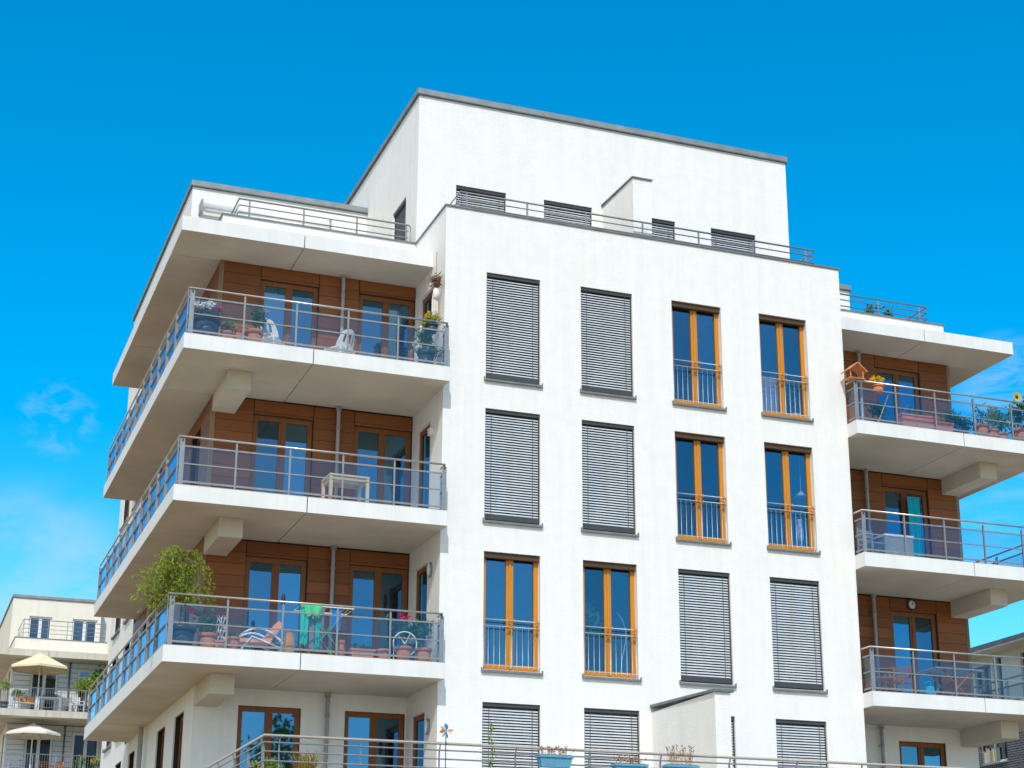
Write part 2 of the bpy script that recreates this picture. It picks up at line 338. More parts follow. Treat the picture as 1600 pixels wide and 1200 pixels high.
# ------------------------------------------------------------------ wing (balcony side) of a building; mir mirrors it to the other end
def build_wing(par, mir, st):
    mx = (lambda b: b.mirror(W)) if mir else (lambda b: b)
    X = (lambda x: W-x) if mir else (lambda x: x)
    back = st['back']; G = st
    levels = st['levels']
    # --- walls
    ops = []; sops = []
    for k in levels:
        z = ZF[k]
        ops += [(-3.41, -2.16, z, z+HH), (-1.27, -.02, z, z+HH)]
        for a, b in st['side_ops'](k): sops.append((a, b, z, z+HH))
    wb = MB(); wall(wb, 'y', 2.10, -1, -4.25, 0, 0, 16.16, ops, .25); wall(wb, 'x', -4.25, -1, 2.10, 16, 0, 16.16, sops, .25)
    mx(wb).build('wall', M['zinc' if back else 'joint'], par)
    # plaster skin 3 cm proud where there is no cladding
    pb = MB()
    if not back:
        wall(pb, 'y', 2.07, -1, -4.28, 0, 0, 6.88, [o for o in ops if o[2] < 5], .03); wall(pb, 'x', -4.28, -1, 2.07, 11.52, 0, 6.88, [o for o in sops if o[2] < 5 and o[0] < 11.5], .03)
        wall(pb, 'x', -4.28, -1, 11.52, 16, 0, 16.16, [o for o in sops if o[0] > 11.5], .03)
    else:
        wall(pb, 'x', -4.28, -1, 2.07, 16, 0, 16.16, sops, .03); wall(pb, 'y', 2.07, -1, -4.28, 0, 0, 9.88, [o for o in ops if o[2] < 9.8], .03)
    pb.face([(-4.28,16,0), (-4.28,16,16.16), (0,16,16.16), (0,16,0)])
    mx(pb).build('plaster', M[G['wall']], par)
    # --- cladding boards on the balcony storeys
    cb = MB()
    for k in levels:
        if back and k > 1 or not back and k == 3: continue
        z0 = ZF[k]; z1 = z0+2.66; n = 11; hh = (z1-z0)/n; g = .0035
        cols = [(-4.2,-3.42,0), (-3.41,-2.16,1), (-2.15,-1.28,0), (-1.27,-.02,1)]
        for a, b, door in cols:
            for i in range(n):
                p, q = z0+i*hh+(.014 if back else g), z0+(i+1)*hh-(.014 if back else g)
                if door and q < z0+HH+.02: continue
                if door and p < z0+HH: p = z0+HH+.004
                cb.box(a+g, b-g, 2.07, 2.098, p, q, 0)
        if not back:
            cuts = sorted([2.15, 11.52]+[u for a, b, zz, _ in sops if abs(zz-z0) < .1 and a < 11 for u in (a, b)])
            for a, b in zip(cuts, cuts[1:]):
                isd = any(abs(zz-z0) < .1 and abs(oa-a) < .01 for oa, ob, zz, _ in sops)
                for i in range(n):
                    p, q = z0+i*hh+g, z0+(i+1)*hh-g
                    if isd and q < z0+HH+.02: continue
                    if isd and p < z0+HH: p = z0+HH+.004
                    cb.box(-4.28, -4.252, a+g, b-g, p, q, 0)
        cb.box(-4.285, -4.203, 2.065, 2.147, z0, z1, 1)
    mx(cb).build('cladding', [M[G['clad']], M[G['trim']]], par)
    # --- doors
    for k in levels:
        z = ZF[k]
        for a in (-3.41, -1.27):
            if mir: a = X(a+1.25)
            put_frame(par, (a, 2.07, z), 0, 1.25, HH, G['frame'], G['pane'], 'balcony_door', 2, .07, .10, sill=False)
        for a, b in st['side_ops'](k):
            w_ = b-a
            if w_ < .1: continue
            nm = 'window' if a > 11 else 'balcony_door'
            if not mir: put_frame(par, (-4.28, b, z), -PI/2, w_, HH, G['frame'], G['pane'], nm, 2 if w_ > .9 else 1, .12, .09, sill=a > 11, guard=False)
            else: put_frame(par, (W+4.28, a, z), PI/2, w_, HH, G['frame'], G['pane'], nm, 2 if w_ > .9 else 1, .12, .09, sill=a > 11)
    # --- slabs: joints are real 14 mm gaps with a recessed core
    def slab(zb, yf, first):
        b = MB(); e = .002
        b.box(-5.31, -2.800, yf, 2.140, zb, zb+T); b.box(-2.780, -.002 if yf > 0 else .004, yf, 2.068 if yf < 0 else 2.5, zb, zb+T)
        b.box(-5.31, -4.26, 2.162, 7.916, zb, zb+T); b.box(-5.31, -4.26, 7.942, 11.02, zb, zb+T)
        b.box(-5.28, -4.26, 2.0, 11.0, zb+.04, zb+T-.05, 1); b.box(-2.9, -2.7, yf+.03, 2.06, zb+.04, zb+T-.05, 1)
        b.box(-4.2, -.01, 2.2, 11, zb+.05, zb+T-.03, 0) if first else None
        # drip flashing on top edge
        b.box(-5.315, -.002, yf-.006, yf+.05, zb+T, zb+T+.006, 2) if not first else None
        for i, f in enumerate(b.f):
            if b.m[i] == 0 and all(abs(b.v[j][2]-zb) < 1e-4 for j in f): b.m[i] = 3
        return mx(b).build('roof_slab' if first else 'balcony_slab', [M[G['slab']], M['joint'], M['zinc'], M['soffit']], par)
    slab(15.854, .835, True)
    for k, zb in enumerate(SB):
        if k in levels: slab(zb, -.404, False)
    # --- beams under slabs
    if not back:
        for zb in SB:
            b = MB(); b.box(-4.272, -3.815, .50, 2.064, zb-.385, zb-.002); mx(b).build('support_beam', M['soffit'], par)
        # --- downpipes
    b = MB()
    for k in levels:
        zt = ZF[k]+2.66; b.tube([(-1.655,1.96,ZF[k]), (-1.655,1.96,zt)], .04, 10); b.tube([(-1.655,1.96,zt-.07), (-1.655,1.96,zt-.005)], .062, 10)
        b.tube([(-1.655,1.96,ZF[k]+2.2), (-1.655,1.96,ZF[k]+2.25)], .05, 10); b.box(-1.675, -1.635, 1.96, 2.07, ZF[k]+2.205, ZF[k]+2.24)
    mx(b).build('downpipe', M['zinc_dark' if back else 'pipe'], par)
    if not back:
        b = MB()
        for k in levels:
            zt = ZF[k]+2.66; b.tube([(-4.41,7.96,ZF[k]), (-4.41,7.96,zt-.003)], .055, 10)
        mx(b).build('downpipe', M['pipe'], par)
    ay = st.get('ay', 6.43)
    # --- parapet on the wing roof and its cap
    b = MB(); b.box(-4.28, -.002, 2.158, 2.40, 16.17, 16.93); b.box(-4.28, -4.04, 2.402, ay-.002, 16.17, 16.93); mx(b).build('parapet', M[G['wall']], par)
    b = MB(); b.box(-4.31, .0-.004, 2.13, 2.43, 16.93, 16.965); b.box(-4.31, -4.01, 2.432, ay-.005, 16.93, 16.965); mx(b).build('parapet_cap', M['sill'], par)
    # --- attic storey
    aops = st['attic_ops']; ay = st.get('ay', 6.43); at = st.get('at', 19.52)
    b = MB(); wall(b, 'y', ay, -1, -4.31, -.003, 16.17, at, aops, .25); wall(b, 'x', -4.31, -1, ay, 15.83, 16.17, at, [], .25)
    b.face([(-4.31,15.83,16.17), (-4.31,15.83,at), (-.003,15.83,at), (-.003,15.83,16.17)])
    mx(b).build('attic_wall', M[G['wall']], par)
    for a, bb, p, q in aops:
        put_frame(par, (X(bb) if mir else a, ay, p), 0, bb-a, q-p, G['frame'], G['pane'], 'window', 2, .1, .085)
    b = MB(); b.box(-4.36, -.004, ay-.06, 15.88, at, at+.025, 1); b.box(-4.35, -.004, ay-.05, 15.87, at+.025, at+.16, 0); mx(b).build('attic_cap', [M['zinc'], M['zinc_dark']], par)
    # --- roof railing
    b = MB()
    if not back:
        pth = [(-.14,2.3), (-3.93,2.3), (-3.93,6.36)]
        rail_bars(b, pth, (17.43, 17.28, 17.12), (.022, .015, .015), 0)
        b.tube([(-.14,2.3,17.43), (-.10,2.3,17.40), (-.09,2.3,17.34), (-.09,2.3,16.97)], .016, 8)
        ro = mx(b).build('railing', M['steel'], par)
        for x, y in ((-3.70,2.3), (-2.51,2.3), (-1.32,2.3), (-.19,2.3), (-3.93,3.4), (-3.93,4.6), (-3.93,5.8)):
            q = MB(); q.box(-.02, .02, -.008, .008, 0, .45); q.build('post', M['steel'], ro, (X(x), y, 16.966))
    else:
        rail_bars(b, [(-.1,2.3), (-3.95,2.3), (-3.95,ay-.07)], (17.85, 17.62, 17.42, 17.22), (.02, .012, .012, .012), 0)
        for x in (-.1,-1.0,-1.9,-2.8,-3.93): b.obox((x,2.3,16.97), (x,2.3,17.84), .03, .02)
        mx(b).build('railing', M['steel'], par)
    # --- balcony railings
    for k in levels:
        if k == 3: continue
        zf = ZF[k]; b = MB()
        if not back:
            pth = [(-.03,-.02), (-.03,-.34), (-5.25,-.34), (-5.25,10.95)]
            b.tube([(x, y, zf+.95) for x, y in pth], .021, 8, 1)
            for z, h_ in ((zf+.765, .03), (zf+.425, .022), (zf+.075, .035)):
                for p, q in zip(pth, pth[1:]):
                    d = Vector((q[0]-p[0], q[1]-p[1])).normalized()*.012
                    b.obox((p[0]+d.x, p[1]+d.y, z), (q[0]-d.x, q[1]-d.y, z), .022, h_, 0)
            ro = mx(b).build('railing', [M['steel'], M['rail']], par)
            px = [-.055, -1.08, -2.11, -3.15, -4.18, -5.195]; py = [-.285, 1.03, 2.09, 3.15, 4.21, 5.27, 6.33, 7.39, 8.45, 9.51, 10.92]
            for i, x in enumerate(px):
                q = MB(); wide = i in (0, 5)
                q.box(-.045 if wide else -.018, .045 if wide else .018, -.006, .006, -.30 if wide else .012, .90)
                q.obox((0, .0, .90), (0, .0, .935), .012, .012)
                if not wide: q.box(-.007, .007, .006, .05, .012, .88)
                if wide: q.box(-.012, .012, -.03, .03, .86, .92, 1)
                q.build('post', [M['steel'], M['darksteel']], ro, (X(x), -.352 if wide else -.36, zf))
            for i, y in enumerate(py):
                q = MB(); wide = i == 0
                q.box(-.006, .006, -.045 if wide else -.018, .045 if wide else .018, -.30 if wide else .012, .90)
                q.obox((0,0,.9), (0,0,.935), .012, .012)
                if not wide: q.box(.006, .05, -.007, .007, .012, .88); q.box(.0, .06, -.012, .012, .78, .86)
                if mir: q.v = [(-a, c, d) for a, c, d in q.v]
                q.build('post', [M['steel'], M['darksteel']], ro, (X(-5.263 if wide else -5.27), y, zf))
            def panel(p0, p1):
                q = MB()
                if p0[1] == p1[1]: q.box(0, abs(p1[0]-p0[0]), 0, .008, 0, .67)
                else: q.box(0, .008, 0, abs(p1[1]-p0[1]), 0, .67)
                q.build('glass_panel', M['balglass'], ro, (min(X(p0[0]), X(p1[0])), min(p0[1], p1[1]), zf+.093))
            for a, c in zip(px, px[1:]): panel((a-.03, -.328), (c+.03, -.328))
            for a, c in zip(py, py[1:]): panel((-5.236, a+.03), (-5.236, c-.03))
            panel((-.042, -.30), (-.042, -.04))
        else:
            pth = [(-.1,-.34), (-5.25,-.34), (-5.25,10.9)]
            rail_bars(b, pth, (zf+1.0, zf+.12), (.02, .014), 0)
            n = 48
            for i in range(n+1):
                x = -.1-5.15*i/n; b.obox((x,-.34,zf+.12), (x,-.34,zf+1.0), .012, .012)
            for i in range(26):
                y = -.3+i*.43; b.obox((-5.25,y,zf+.12), (-5.25,y,zf+1.0), .012, .012)
            for x in (-.1,-1.1,-2.2,-3.2,-4.2,-5.25): b.obox((x,-.34,zf), (x,-.34,zf+1.0), .04, .03)
            mx(b).build('railing', M['steel'], par)

# ------------------------------------------------------------------ the main building
bld = thing('apartment_building', 'large white stucco apartment building with wood clad wraparound balconies and glass balustrades', 'building', (0,0,0))
# block walls
rows = {0: 'bboo', 1: 'bboo', 2: 'oobb', 3: 'bbbb'}
ops = [(a, a+WW, ZF[k], ZF[k]+HH) for k in range(4) for a in A]
sideops = [(.82, 1.74, ZF[k], ZF[k]+2.24) for k in range(4)]
b = MB(); wall(b, 'y', 0, -1, 0, W, 0, 16.915, ops, .26)
wall(b, 'x', 0, -1, 0, 2.158, 0, 16.915, sideops, .26); wall(b, 'x', W, 1, 0, 2.158, 0, 16.915, sideops, .26)
b.face([(.28,.28,16.915), (W-.28,.28,16.915), (W-.28,.28,16.2), (.28,.28,16.2)]); b.face([(.28,.28,16.2), (.28,.28,16.915), (.28,2.15,16.915), (.28,2.15,16.2)]); b.face([(W-.28,.28,16.2), (W-.28,.28,16.915), (W-.28,2.15,16.915), (W-.28,2.15,16.2)])
b.build('wall', M['stucco'], bld)
b = MB(); b.box(-.028, W+.028, -.03, .30, 16.916, 16.955); b.box(-.028, .30, .302, 2.128, 16.916, 16.955); b.box(W-.30, W+.028, .302, 2.128, 16.916, 16.955)
b.build('parapet_cap', M['sill'], bld)
b = MB(); b.face([(.28,.28,16.19), (W-.28,.28,16.19), (W-.28,2.16,16.19), (.28,2.16,16.19)]); b.face([(-4.1,2.3,16.18), (0,2.3,16.18), (0,6.43,16.18), (-4.1,6.43,16.18)]); b.face([(W,2.3,16.18), (W+4.1,2.3,16.18), (W+4.1,6.43,16.18), (W,6.43,16.18)])
b.build('roof_terrace', M['floor'], bld)
for k in range(4):
    for i, a in enumerate(A):
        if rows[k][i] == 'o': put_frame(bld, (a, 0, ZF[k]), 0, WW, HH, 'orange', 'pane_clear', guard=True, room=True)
        else: put_frame(bld, (a, 0, ZF[k]), 0, WW, HH, 'zinc_dark', 'pane', blind=True)
    put_frame(bld, (0, 1.74, ZF[k]), -PI/2, .92, 2.24, 'doorframe', 'pane_door', 'balcony_door', 1, .06, .1, sill=False)
    put_frame(bld, (W, .82, ZF[k]), PI/2, .92, 2.24, 'doorframe', 'pane_door', 'balcony_door', 1, .06, .1, sill=False)
# penthouse
pops = [(a, a+WW, 16.19, 18.55) for a in A]
b = MB(); wall(b, 'y', 2.16, -1, 0, W, 16.17, 20.64, pops, .25); wall(b, 'x', 0, -1, 2.16, 14, 16.17, 20.64, [(3.03, 4.10, 16.19, 18.5)], .25); wall(b, 'x', W, 1, 2.16, 14, 16.17, 20.64, [], .25)
b.face([(0,14,16.1), (0,14,20.64), (W,14,20.64), (W,14,16.1)]); b.face([(0,2.16,20.6), (W,2.16,20.6), (W,14,20.6), (0,14,20.6)])
b.build('penthouse_wall', M['stucco'], bld)
for a in A: put_frame(bld, (a, 2.16, 16.19), 0, WW, HH, 'zinc_dark', 'pane', blind=True)
put_frame(bld, (0, 4.10, 16.19), -PI/2, 1.07, 2.31, 'zinc_dark', 'pane', blind=True)
b = MB(); b.box(-.055, W+.055, 2.105, 14.05, 20.64, 20.665, 1); b.box(-.045, W+.045, 2.115, 14.04, 20.665, 20.80, 0); b.build('penthouse_cap', [M['zinc'], M['zinc_dark']], bld)
FINX = 4.83
# privacy fins
b = MB(); b.box(4.50, 4.95, .42, 2.158, 16.2, 18.56)
b.face([(4.50,.42,18.56), (4.95,.42,18.56), (4.95,2.158,18.62), (4.50,2.158,18.62)]); b.build('fin_wall', M['stucco'], bld)
b = MB(); b.obox((4.725,.385,18.575), (4.725,2.156,18.645), .51, .03); b.build('fin_cap', M['sill'], bld)
b = MB(); b.box(4.51, FINX, -2.80, -.002, 4.0, 6.53); b.build('fin_wall', M['stucco'], bld)
b = MB(); b.obox((4.68,-2.85,6.555), (4.68,-.004,6.655), .42, .05); b.build('fin_cap', M['sill'], bld)
# roof railing of the block
b = MB(); pth = [(.38,2.1), (.38,.25), (8.98,.25), (8.98,2.1)]
rail_bars(b, pth, (17.42, 17.27, 17.11), (.022, .015, .015), 0); ro = b.build('railing', M['steel'], bld)
for x, y in ((.53,.25), (1.91,.25), (3.28,.25), (4.64,.25), (6.02,.25), (7.39,.25), (8.75,.25), (.38,.9), (8.98,.9), (8.98,1.8)):
    q = MB(); q.box(-.02, .02, -.008, .008, 0, .45); q.obox((0,0,.2), (0,.18,0), .012, .02); q.build('post', M['steel'], ro, (x, y, 16.956))
# wings
def side_main(k):
    r = [(3.15,4.25), (5.39,6.5), (9.7,10.68)] if k == 3 else [(3.25,4.35), (8.6,9.7)]
    return r + [(11.9,13.02), (14.0,15.28)]
ST = dict(back=False, wall='stucco', clad='wood', trim='woodtrim', frame='doorframe', pane='pane_door', slab='slab', levels=(0,1,2,3), side_ops=side_main, attic_ops=[])
build_wing(bld, False, ST); build_wing(bld, True, ST)
# wall lamps in the balcony recess
for kind, y, z in (('box', .61, 12.09), ('oval', .56, 9.21), ('oval', .53, 6.10)):
    b = MB()
    if kind == 'box': b.box(-.10, -.002, -.07, .07, -.06, .06); b.box(-.11, -.003, -.08, .08, .061, .075)
    else:
        for rr, d in ((1, 0), (1, .03), (.93, .055), (.75, .07), (.0, .075)):
            pass
        prof = [(1,0), (1,.035), (.92,.06), (.6,.078), (.02,.082)]; n = 18; base = len(b.v)
        for r_, d in prof:
            for k in range(n):
                t = 2*PI*k/n; b.v.append((-.002-d, .085*r_*math.cos(t), .16*r_*math.sin(t)))
        for i in range(len(prof)-1):
            for k in range(n):
                b.f.append((base+i*n+k, base+i*n+(k+1) % n, base+(i+1)*n+(k+1) % n, base+(i+1)*n+k)); b.m.append(0 if i > 1 else 1); b.sm.append(True)
    b.build('wall_lamp', [M['whiteframe'], M['steel']], bld, (0, y, z))
# garden terrace with its podium and railing
b = MB(); b.box(-4.4, 13.9, -4.1, -.01, 0, 4.18); b.box(-4.4, -4.29, -.008, 2.0, 0, 4.18); b.build('podium', M['stucco'], bld)
b = MB(); b.box(-4.42, 13.92, -4.13, -.004, 4.181, 4.20); b.build('terrace_floor', M['floor'], bld)
b = MB(); pth = [(13.6,-3.85), (-4.13,-3.85), (-4.15,1.6)]
b.tube([(x, y, 5.185) for x, y in pth], .024, 8, 1)
for z in (5.075, 4.93, 4.78, 4.63, 4.48): b.tube([(x, y, z) for x, y in pth], .013, 8, 0)
ro = b.build('railing', [M['steel'], M['rail']], bld)
for i in range(14):
    q = MB(); q.obox((0,.05,-.0), (0,.05,.86), .012, .05); q.obox((0,.05,.85), (0,.0,.965), .012, .035); q.build('post', M['steel'], ro, (-3.87+1.352*i, -3.85, 4.2))
for y in (-3.64,-2.5,-1.38,-.05,1.2):
    q = MB(); q.obox((.05,0,0), (.05,0,.86), .05, .012); q.obox((.05,0,.85), (0,0,.965), .035, .012); q.build('post', M['steel'], ro, (-4.145, y, 4.2))

# awning cassette on the attic terrace
aw = thing('awning', 'rolled up white awning cassette on the roof terrace wall', 'awning', (-2.6, 6.2, 18.93))
b = MB(); b.tube([(-1.5,0,0), (1.6,0,0)], .11, 14); b.build('cassette', M['whiteplastic'], aw)
for x in (-1.52, 1.6):
    b = MB(); b.box(x-.02, x+.02, -.13, .225, -.14, .14); b.build('bracket', M['steel'], aw)
b = MB(); b.tube([(-1.45,-.16,-.16), (1.55,-.16,-.16)], .045, 10); b.build('front_bar', M['whiteplastic'], aw)

# ------------------------------------------------------------------ neighbour of the same design, further back
nb = thing('apartment_building', 'cream apartment house with pale grey panels and parasols on its balconies', 'building', (0,50.4,0))
ST2 = dict(back=True, wall='cream', clad='greypanel', trim='greypanel', frame='whiteframe', pane='pane_grey', slab='slab_old', levels=(0,1,2,3), side_ops=lambda k: [(3.2,4.3), (8.6,9.7)], attic_ops=[(-3.47,-2.37,16.3,18.66), (-1.38,-.16,16.3,18.66)], ay=5.5, at=19.53)
build_wing(nb, False, ST2)
b = MB(); wall(b, 'y', 0, -1, 0, W, 0, 16.915, [(a, a+WW, ZF[k], ZF[k]+HH) for k in range(4) for a in A], .26); wall(b, 'x', 0, -1, 0, 6.4, 0, 16.915, [], .26)
b.face([(W,0,0), (W,0,16.9), (W,16,16.9), (W,16,0)]); b.face([(0,6.4,16.1), (0,6.4,19.7), (0,16,19.7), (0,16,16.1)]); b.face([(0,6.4,16.1), (W,6.4,16.1), (W,6.4,19.6), (0,6.4,19.6)])
b.build('wall', M['cream'], nb)
b = MB(); b.box(-.028, W+.028, -.03, .3, 16.916, 16.955); b.build('parapet_cap', M['sill'], nb)
for k in range(4):
    for a in A[:2]: put_frame(nb, (a, 0, ZF[k]), 0, WW, HH, 'whiteframe', 'pane_grey')

# ------------------------------------------------------------------ neighbour beyond the far balcony: brick below, pale render above
rb = thing('brick_house', 'pale rendered house with slate brick base seen past the balcony railing', 'house', (28,16,0))
def ysh(o): return [(a-16, b_-16, p, q) for a, b_, p, q in o]
wops = ysh([(20.95,21.95,10.6,12.45), (20.28,20.58,10.6,12.6), (17.9,19.15,10.6,12.55), (14.8,16.0,10.6,12.55), (11.2,12.4,10.6,12.55)])
b = MB(); wall(b, 'x', 0, -1, -9, 9, 9.98, 12.80, wops, .22); b.face([(0,-9,9.98), (0,-9,12.8), (9,-9,12.8), (9,-9,9.98)]); b.face([(0,9,9.98), (0,9,12.8), (9,9,12.8), (9,9,9.98)])
b.build('wall', M['render_pale'], rb)
for a, c, p, q in wops:
    put_frame(rb, (0, c, p), -PI/2, c-a, q-p, 'doorframe' if c-a > .5 else 'zinc_dark', 'pane_grey', 'window', 2 if c-a > .9 else 1, .12, .07)
lops = ysh([(20.36,22.05,8.86,9.66), (16.5,18.2,8.86,9.66), (12,13.7,8.86,9.66)])
b = MB(); wall(b, 'x', 0, -1, -9, 9, 0, 9.98, lops, .22); b.face([(0,-9,0), (0,-9,9.98), (9,-9,9.98), (9,-9,0)]); b.face([(0,9,0), (0,9,9.98), (9,9,9.98), (9,9,0)])
b.build('brick_base', M['brick'], rb)
for a, c, p, q in lops:
    f = put_frame(rb, (0, c, p), -PI/2, c-a, q-p, 'whiteframe', 'pane_grey', 'window', 2, .12, .06)
b = MB()
for i in range(13):
    y = 20.95-16+i*.085; b.box(.1, .118, y, y+.06, 8.93, 9.3+.25*rng.random())
b.build('bookshelf', M['books'], rb)
b = MB(); b.box(-.7, 9.6, -9.6, 9.6, 12.80, 12.84, 1); b.box(-.72, 9.62, -9.62, 9.62, 12.84, 13.02, 0); b.build('roof', [M['zinc_dark'], M['slab']], rb)
b = MB(); b.box(.02, 9.4, -9.3, 9.3, 9.985, 9.995); b.build('storey_floor', M['floor'], rb)

# ------------------------------------------------------------------ plants and small things on the balconies
def pot_mesh(mb, rt, rb_, h, c=(0,0,0), rim=True):
    prof = [(0,0), (rb_,0), (rt*.97, h*.8)] + ([(rt*.97,h*.8), (rt*1.08,h*.8), (rt*1.08,h)] if rim else [(rt,h)]) + [(rt*.93,h), (rt*.9,h*.86), (0,h*.86)]
    mb.lathe(prof, c, 18)
def clump(mb, c, rad, n, l, w, rg, m=0, down=.0, sub=6):
    cs = [(c[0]+rg.uniform(-.6,.6)*rad[0], c[1]+rg.uniform(-.6,.6)*rad[1], c[2]+rg.uniform(-.6,.6)*rad[2]) for _ in range(sub)]
    for i in range(n):
        q = cs[i % sub]; f = .62
        p = (q[0]+rg.gauss(0,.5)*rad[0]*f, q[1]+rg.gauss(0,.5)*rad[1]*f, q[2]+rg.gauss(0,.5)*rad[2]*f)
        mb.leaf(p, l*rg.uniform(.6,1.3), w*rg.uniform(.6,1.3), rg, m, down)
def potted(label, loc, pot, fol=None, flowers=(), group=None, name='potted_plant', cat='plant', stems=5, seed=1, trough=None):
    """pot=(r_top, r_bottom, h, material); fol=(rx, ry, rz, n, leaf, material, lift); flowers=[(material, n, size, (cx,cz), spread)]"""
    rg = random.Random(seed); t = thing(name, label, cat, loc, 0, group); b = MB()
    if trough:
        L_, D_, H_, mt = trough; e = .015
        b.face([(-L_/2,-D_/2,H_), (L_/2,-D_/2,H_), (L_/2-.03,-D_/2+.03,0), (-L_/2+.03,-D_/2+.03,0)]); b.face([(-L_/2,D_/2,H_), (L_/2,D_/2,H_), (L_/2-.03,D_/2-.03,0), (-L_/2+.03,D_/2-.03,0)])
        b.face([(-L_/2,-D_/2,H_), (-L_/2,D_/2,H_), (-L_/2+.03,D_/2-.03,0), (-L_/2+.03,-D_/2+.03,0)]); b.face([(L_/2,-D_/2,H_), (L_/2,D_/2,H_), (L_/2-.03,D_/2-.03,0), (L_/2-.03,-D_/2+.03,0)])
        b.face([(-L_/2+.03,-D_/2+.03,0), (L_/2-.03,-D_/2+.03,0), (L_/2-.03,D_/2-.03,0), (-L_/2+.03,D_/2-.03,0)])
        b.box(-L_/2-e, L_/2+e, -D_/2-e, D_/2+e, H_-.035, H_); h = H_; b.build('trough', M[mt], t)
        q = MB(); q.box(-L_/2+.02, L_/2-.02, -D_/2+.02, D_/2-.02, H_, H_+.012); q.build('soil', M['soil'], t); r0 = L_/2
    else:
        pot_mesh(b, *pot[:3]); h = pot[2]; b.build('pot', M[pot[3]], t); r0 = pot[0]
        q = MB(); q.lathe([(0,h*.87), (pot[0]*.88,h*.87)], n=14); q.build('soil', M['soil'], t)
    if fol:
        rx, ry, rz, n, lf, mt, lift = fol
        f = MB()
        for i in range(stems):
            x = rg.uniform(-.5,.5)*rx; y = rg.uniform(-.5,.5)*ry
            f.tube([(x*.4 if not trough else x, y*.3, h*.9), (x*.7 if not trough else x, y*.7, h+lift*.6), (x, y, h+lift+rz*rg.uniform(-.2,.7))], [.008,.006,.003], 5, 1)
        clump(f, (0,0,h+lift), (rx,ry,rz), n, lf, lf*.5, rg, 0, .1, 9); f.build('foliage', [M[mt], M['bark']], t)
    for mt, n, sz, (cx, cz), sp in flowers:
        f = MB()
        for i in range(n):
            p = (cx+rg.uniform(-1,1)*sp, rg.uniform(-.6,.6)*min(sp,.15), cz+rg.uniform(-.5,.5)*sp*.6)
            for k in range(6): f.leaf(p, sz, sz*.7, rg)
        f.build('blossoms', M[mt], t)
    return t
def place(src, label, loc, rz=0, scale=1, group=None):
    r = src.copy(); COL.objects.link(r); r.location = loc; r.rotation_euler = (0,0,rz); r.scale = (scale,)*3
    r['label'] = label
    if group: r['group'] = group
    for ch in src.children:
        c = ch.copy(); COL.objects.link(c); c.parent = r
        for g in ch.children:
            d = g.copy(); COL.objects.link(d); d.parent = c
    return r
G1 = 'potted plants along the top balcony'; G2 = 'potted plants along the lowest glazed balcony'; G3 = 'pots on the far side balcony'
z1, z2, z3 = ZF[0], ZF[1], ZF[2]
# --- top balcony
potted('dark tub of white and pink flowers at the corner of the top balcony', (-4.84,.03,z1), (.27,.22,.50,'darkpot'), (.27,.2,.16,240,.07,'leaf_dark',.10), [('white_fl',26,.07,(-.03,.80),.20), ('pink_fl',12,.06,(.22,.73),.06), ('pink_fl',7,.06,(-.27,.68),.05)], G1, 'flower_tub', seed=2)
potted('small round green bush in a low terracotta pot beside the flower tub', (-4.39,.1,z1), (.13,.1,.30,'terra'), (.17,.14,.17,260,.06,'leaf_mid',.10), group=G1, seed=3)
potted('empty square-shouldered terracotta pot between two plants', (-4.17,.12,z1), (.11,.09,.40,'terra'), None, group=G1, name='flower_pot', cat='pot')
potted('tall leafy plant with lilac flowers in a round terracotta pot', (-3.88,.1,z1), (.17,.12,.40,'terra'), (.20,.16,.24,330,.09,'leaf_dark',.28), [('lilac_fl',5,.05,(.22,.86),.05)], G1, seed=4)
potted('white flowering bush in a dark pot at the inner end of the top balcony', (-.36,.05,z1), (.17,.13,.42,'darkpot'), (.30,.16,.12,260,.08,'leaf_mid',.06), [('white_fl',34,.06,(-.02,.50),.27)], G1, seed=5)
potted('upright dark green shrub against the side wall of the top balcony', (-.27,.45,z1), (.14,.11,.35,'terra'), (.20,.16,.36,420,.09,'leaf_dark',.42), group=G1, seed=6)
potted('green plant with yellow flowers in a pot hung on the top balcony rail', (-.34,-.22,z1+.74), (.13,.10,.17,'darkpot'), (.19,.12,.13,230,.08,'leaf_lime',.10), [('yellow',14,.07,(-.03,.37),.13)], G1, 'hanging_planter', seed=7)
# monobloc chairs: curved shell backs
def plastic_chair(label, loc, rz, group):
    t = thing('plastic_chair', label, 'chair', loc, rz, group)
    b = MB(); n = 10; m_ = 8; g = {}
    for i in range(n+1):
        for j in range(m_+1):
            u = -1+2*i/n; v = j/m_
            w_ = .26*(1-.3*v*v)
            g[i,j] = (u*w_, .20+.10*v-.09*u*u*(1-.2*v), .44+.38*v*(1-.2*u*u))
    for i in range(n):
        for j in range(m_):
            if j in (2,3,4,5) and i in (2,4,5,7): continue
            b.face([g[i,j], g[i+1,j], g[i+1,j+1], g[i,j+1]], 0, True)
    b.build('backrest', M['whiteplastic'], t)
    b = MB(); b.box(-.22, .22, -.22, .21, .42, .445); b.build('seat', M['whiteplastic'], t)
    for x in (-.2, .2):
        for y in (-.2, .2): b = MB(); b.obox((x*1.12,y*1.12,0), (x,y,.42), .035, .035); b.build('leg', M['whiteplastic'], t)
    return t
gch = 'white plastic chairs on the top balcony'
plastic_chair('white plastic chair near the tall lilac plant on the top balcony', (-3.46,.62,z1), R(140), gch)
plastic_chair('white plastic chair by the downpipe on the top balcony', (-2.02,.62,z1), R(215), gch)
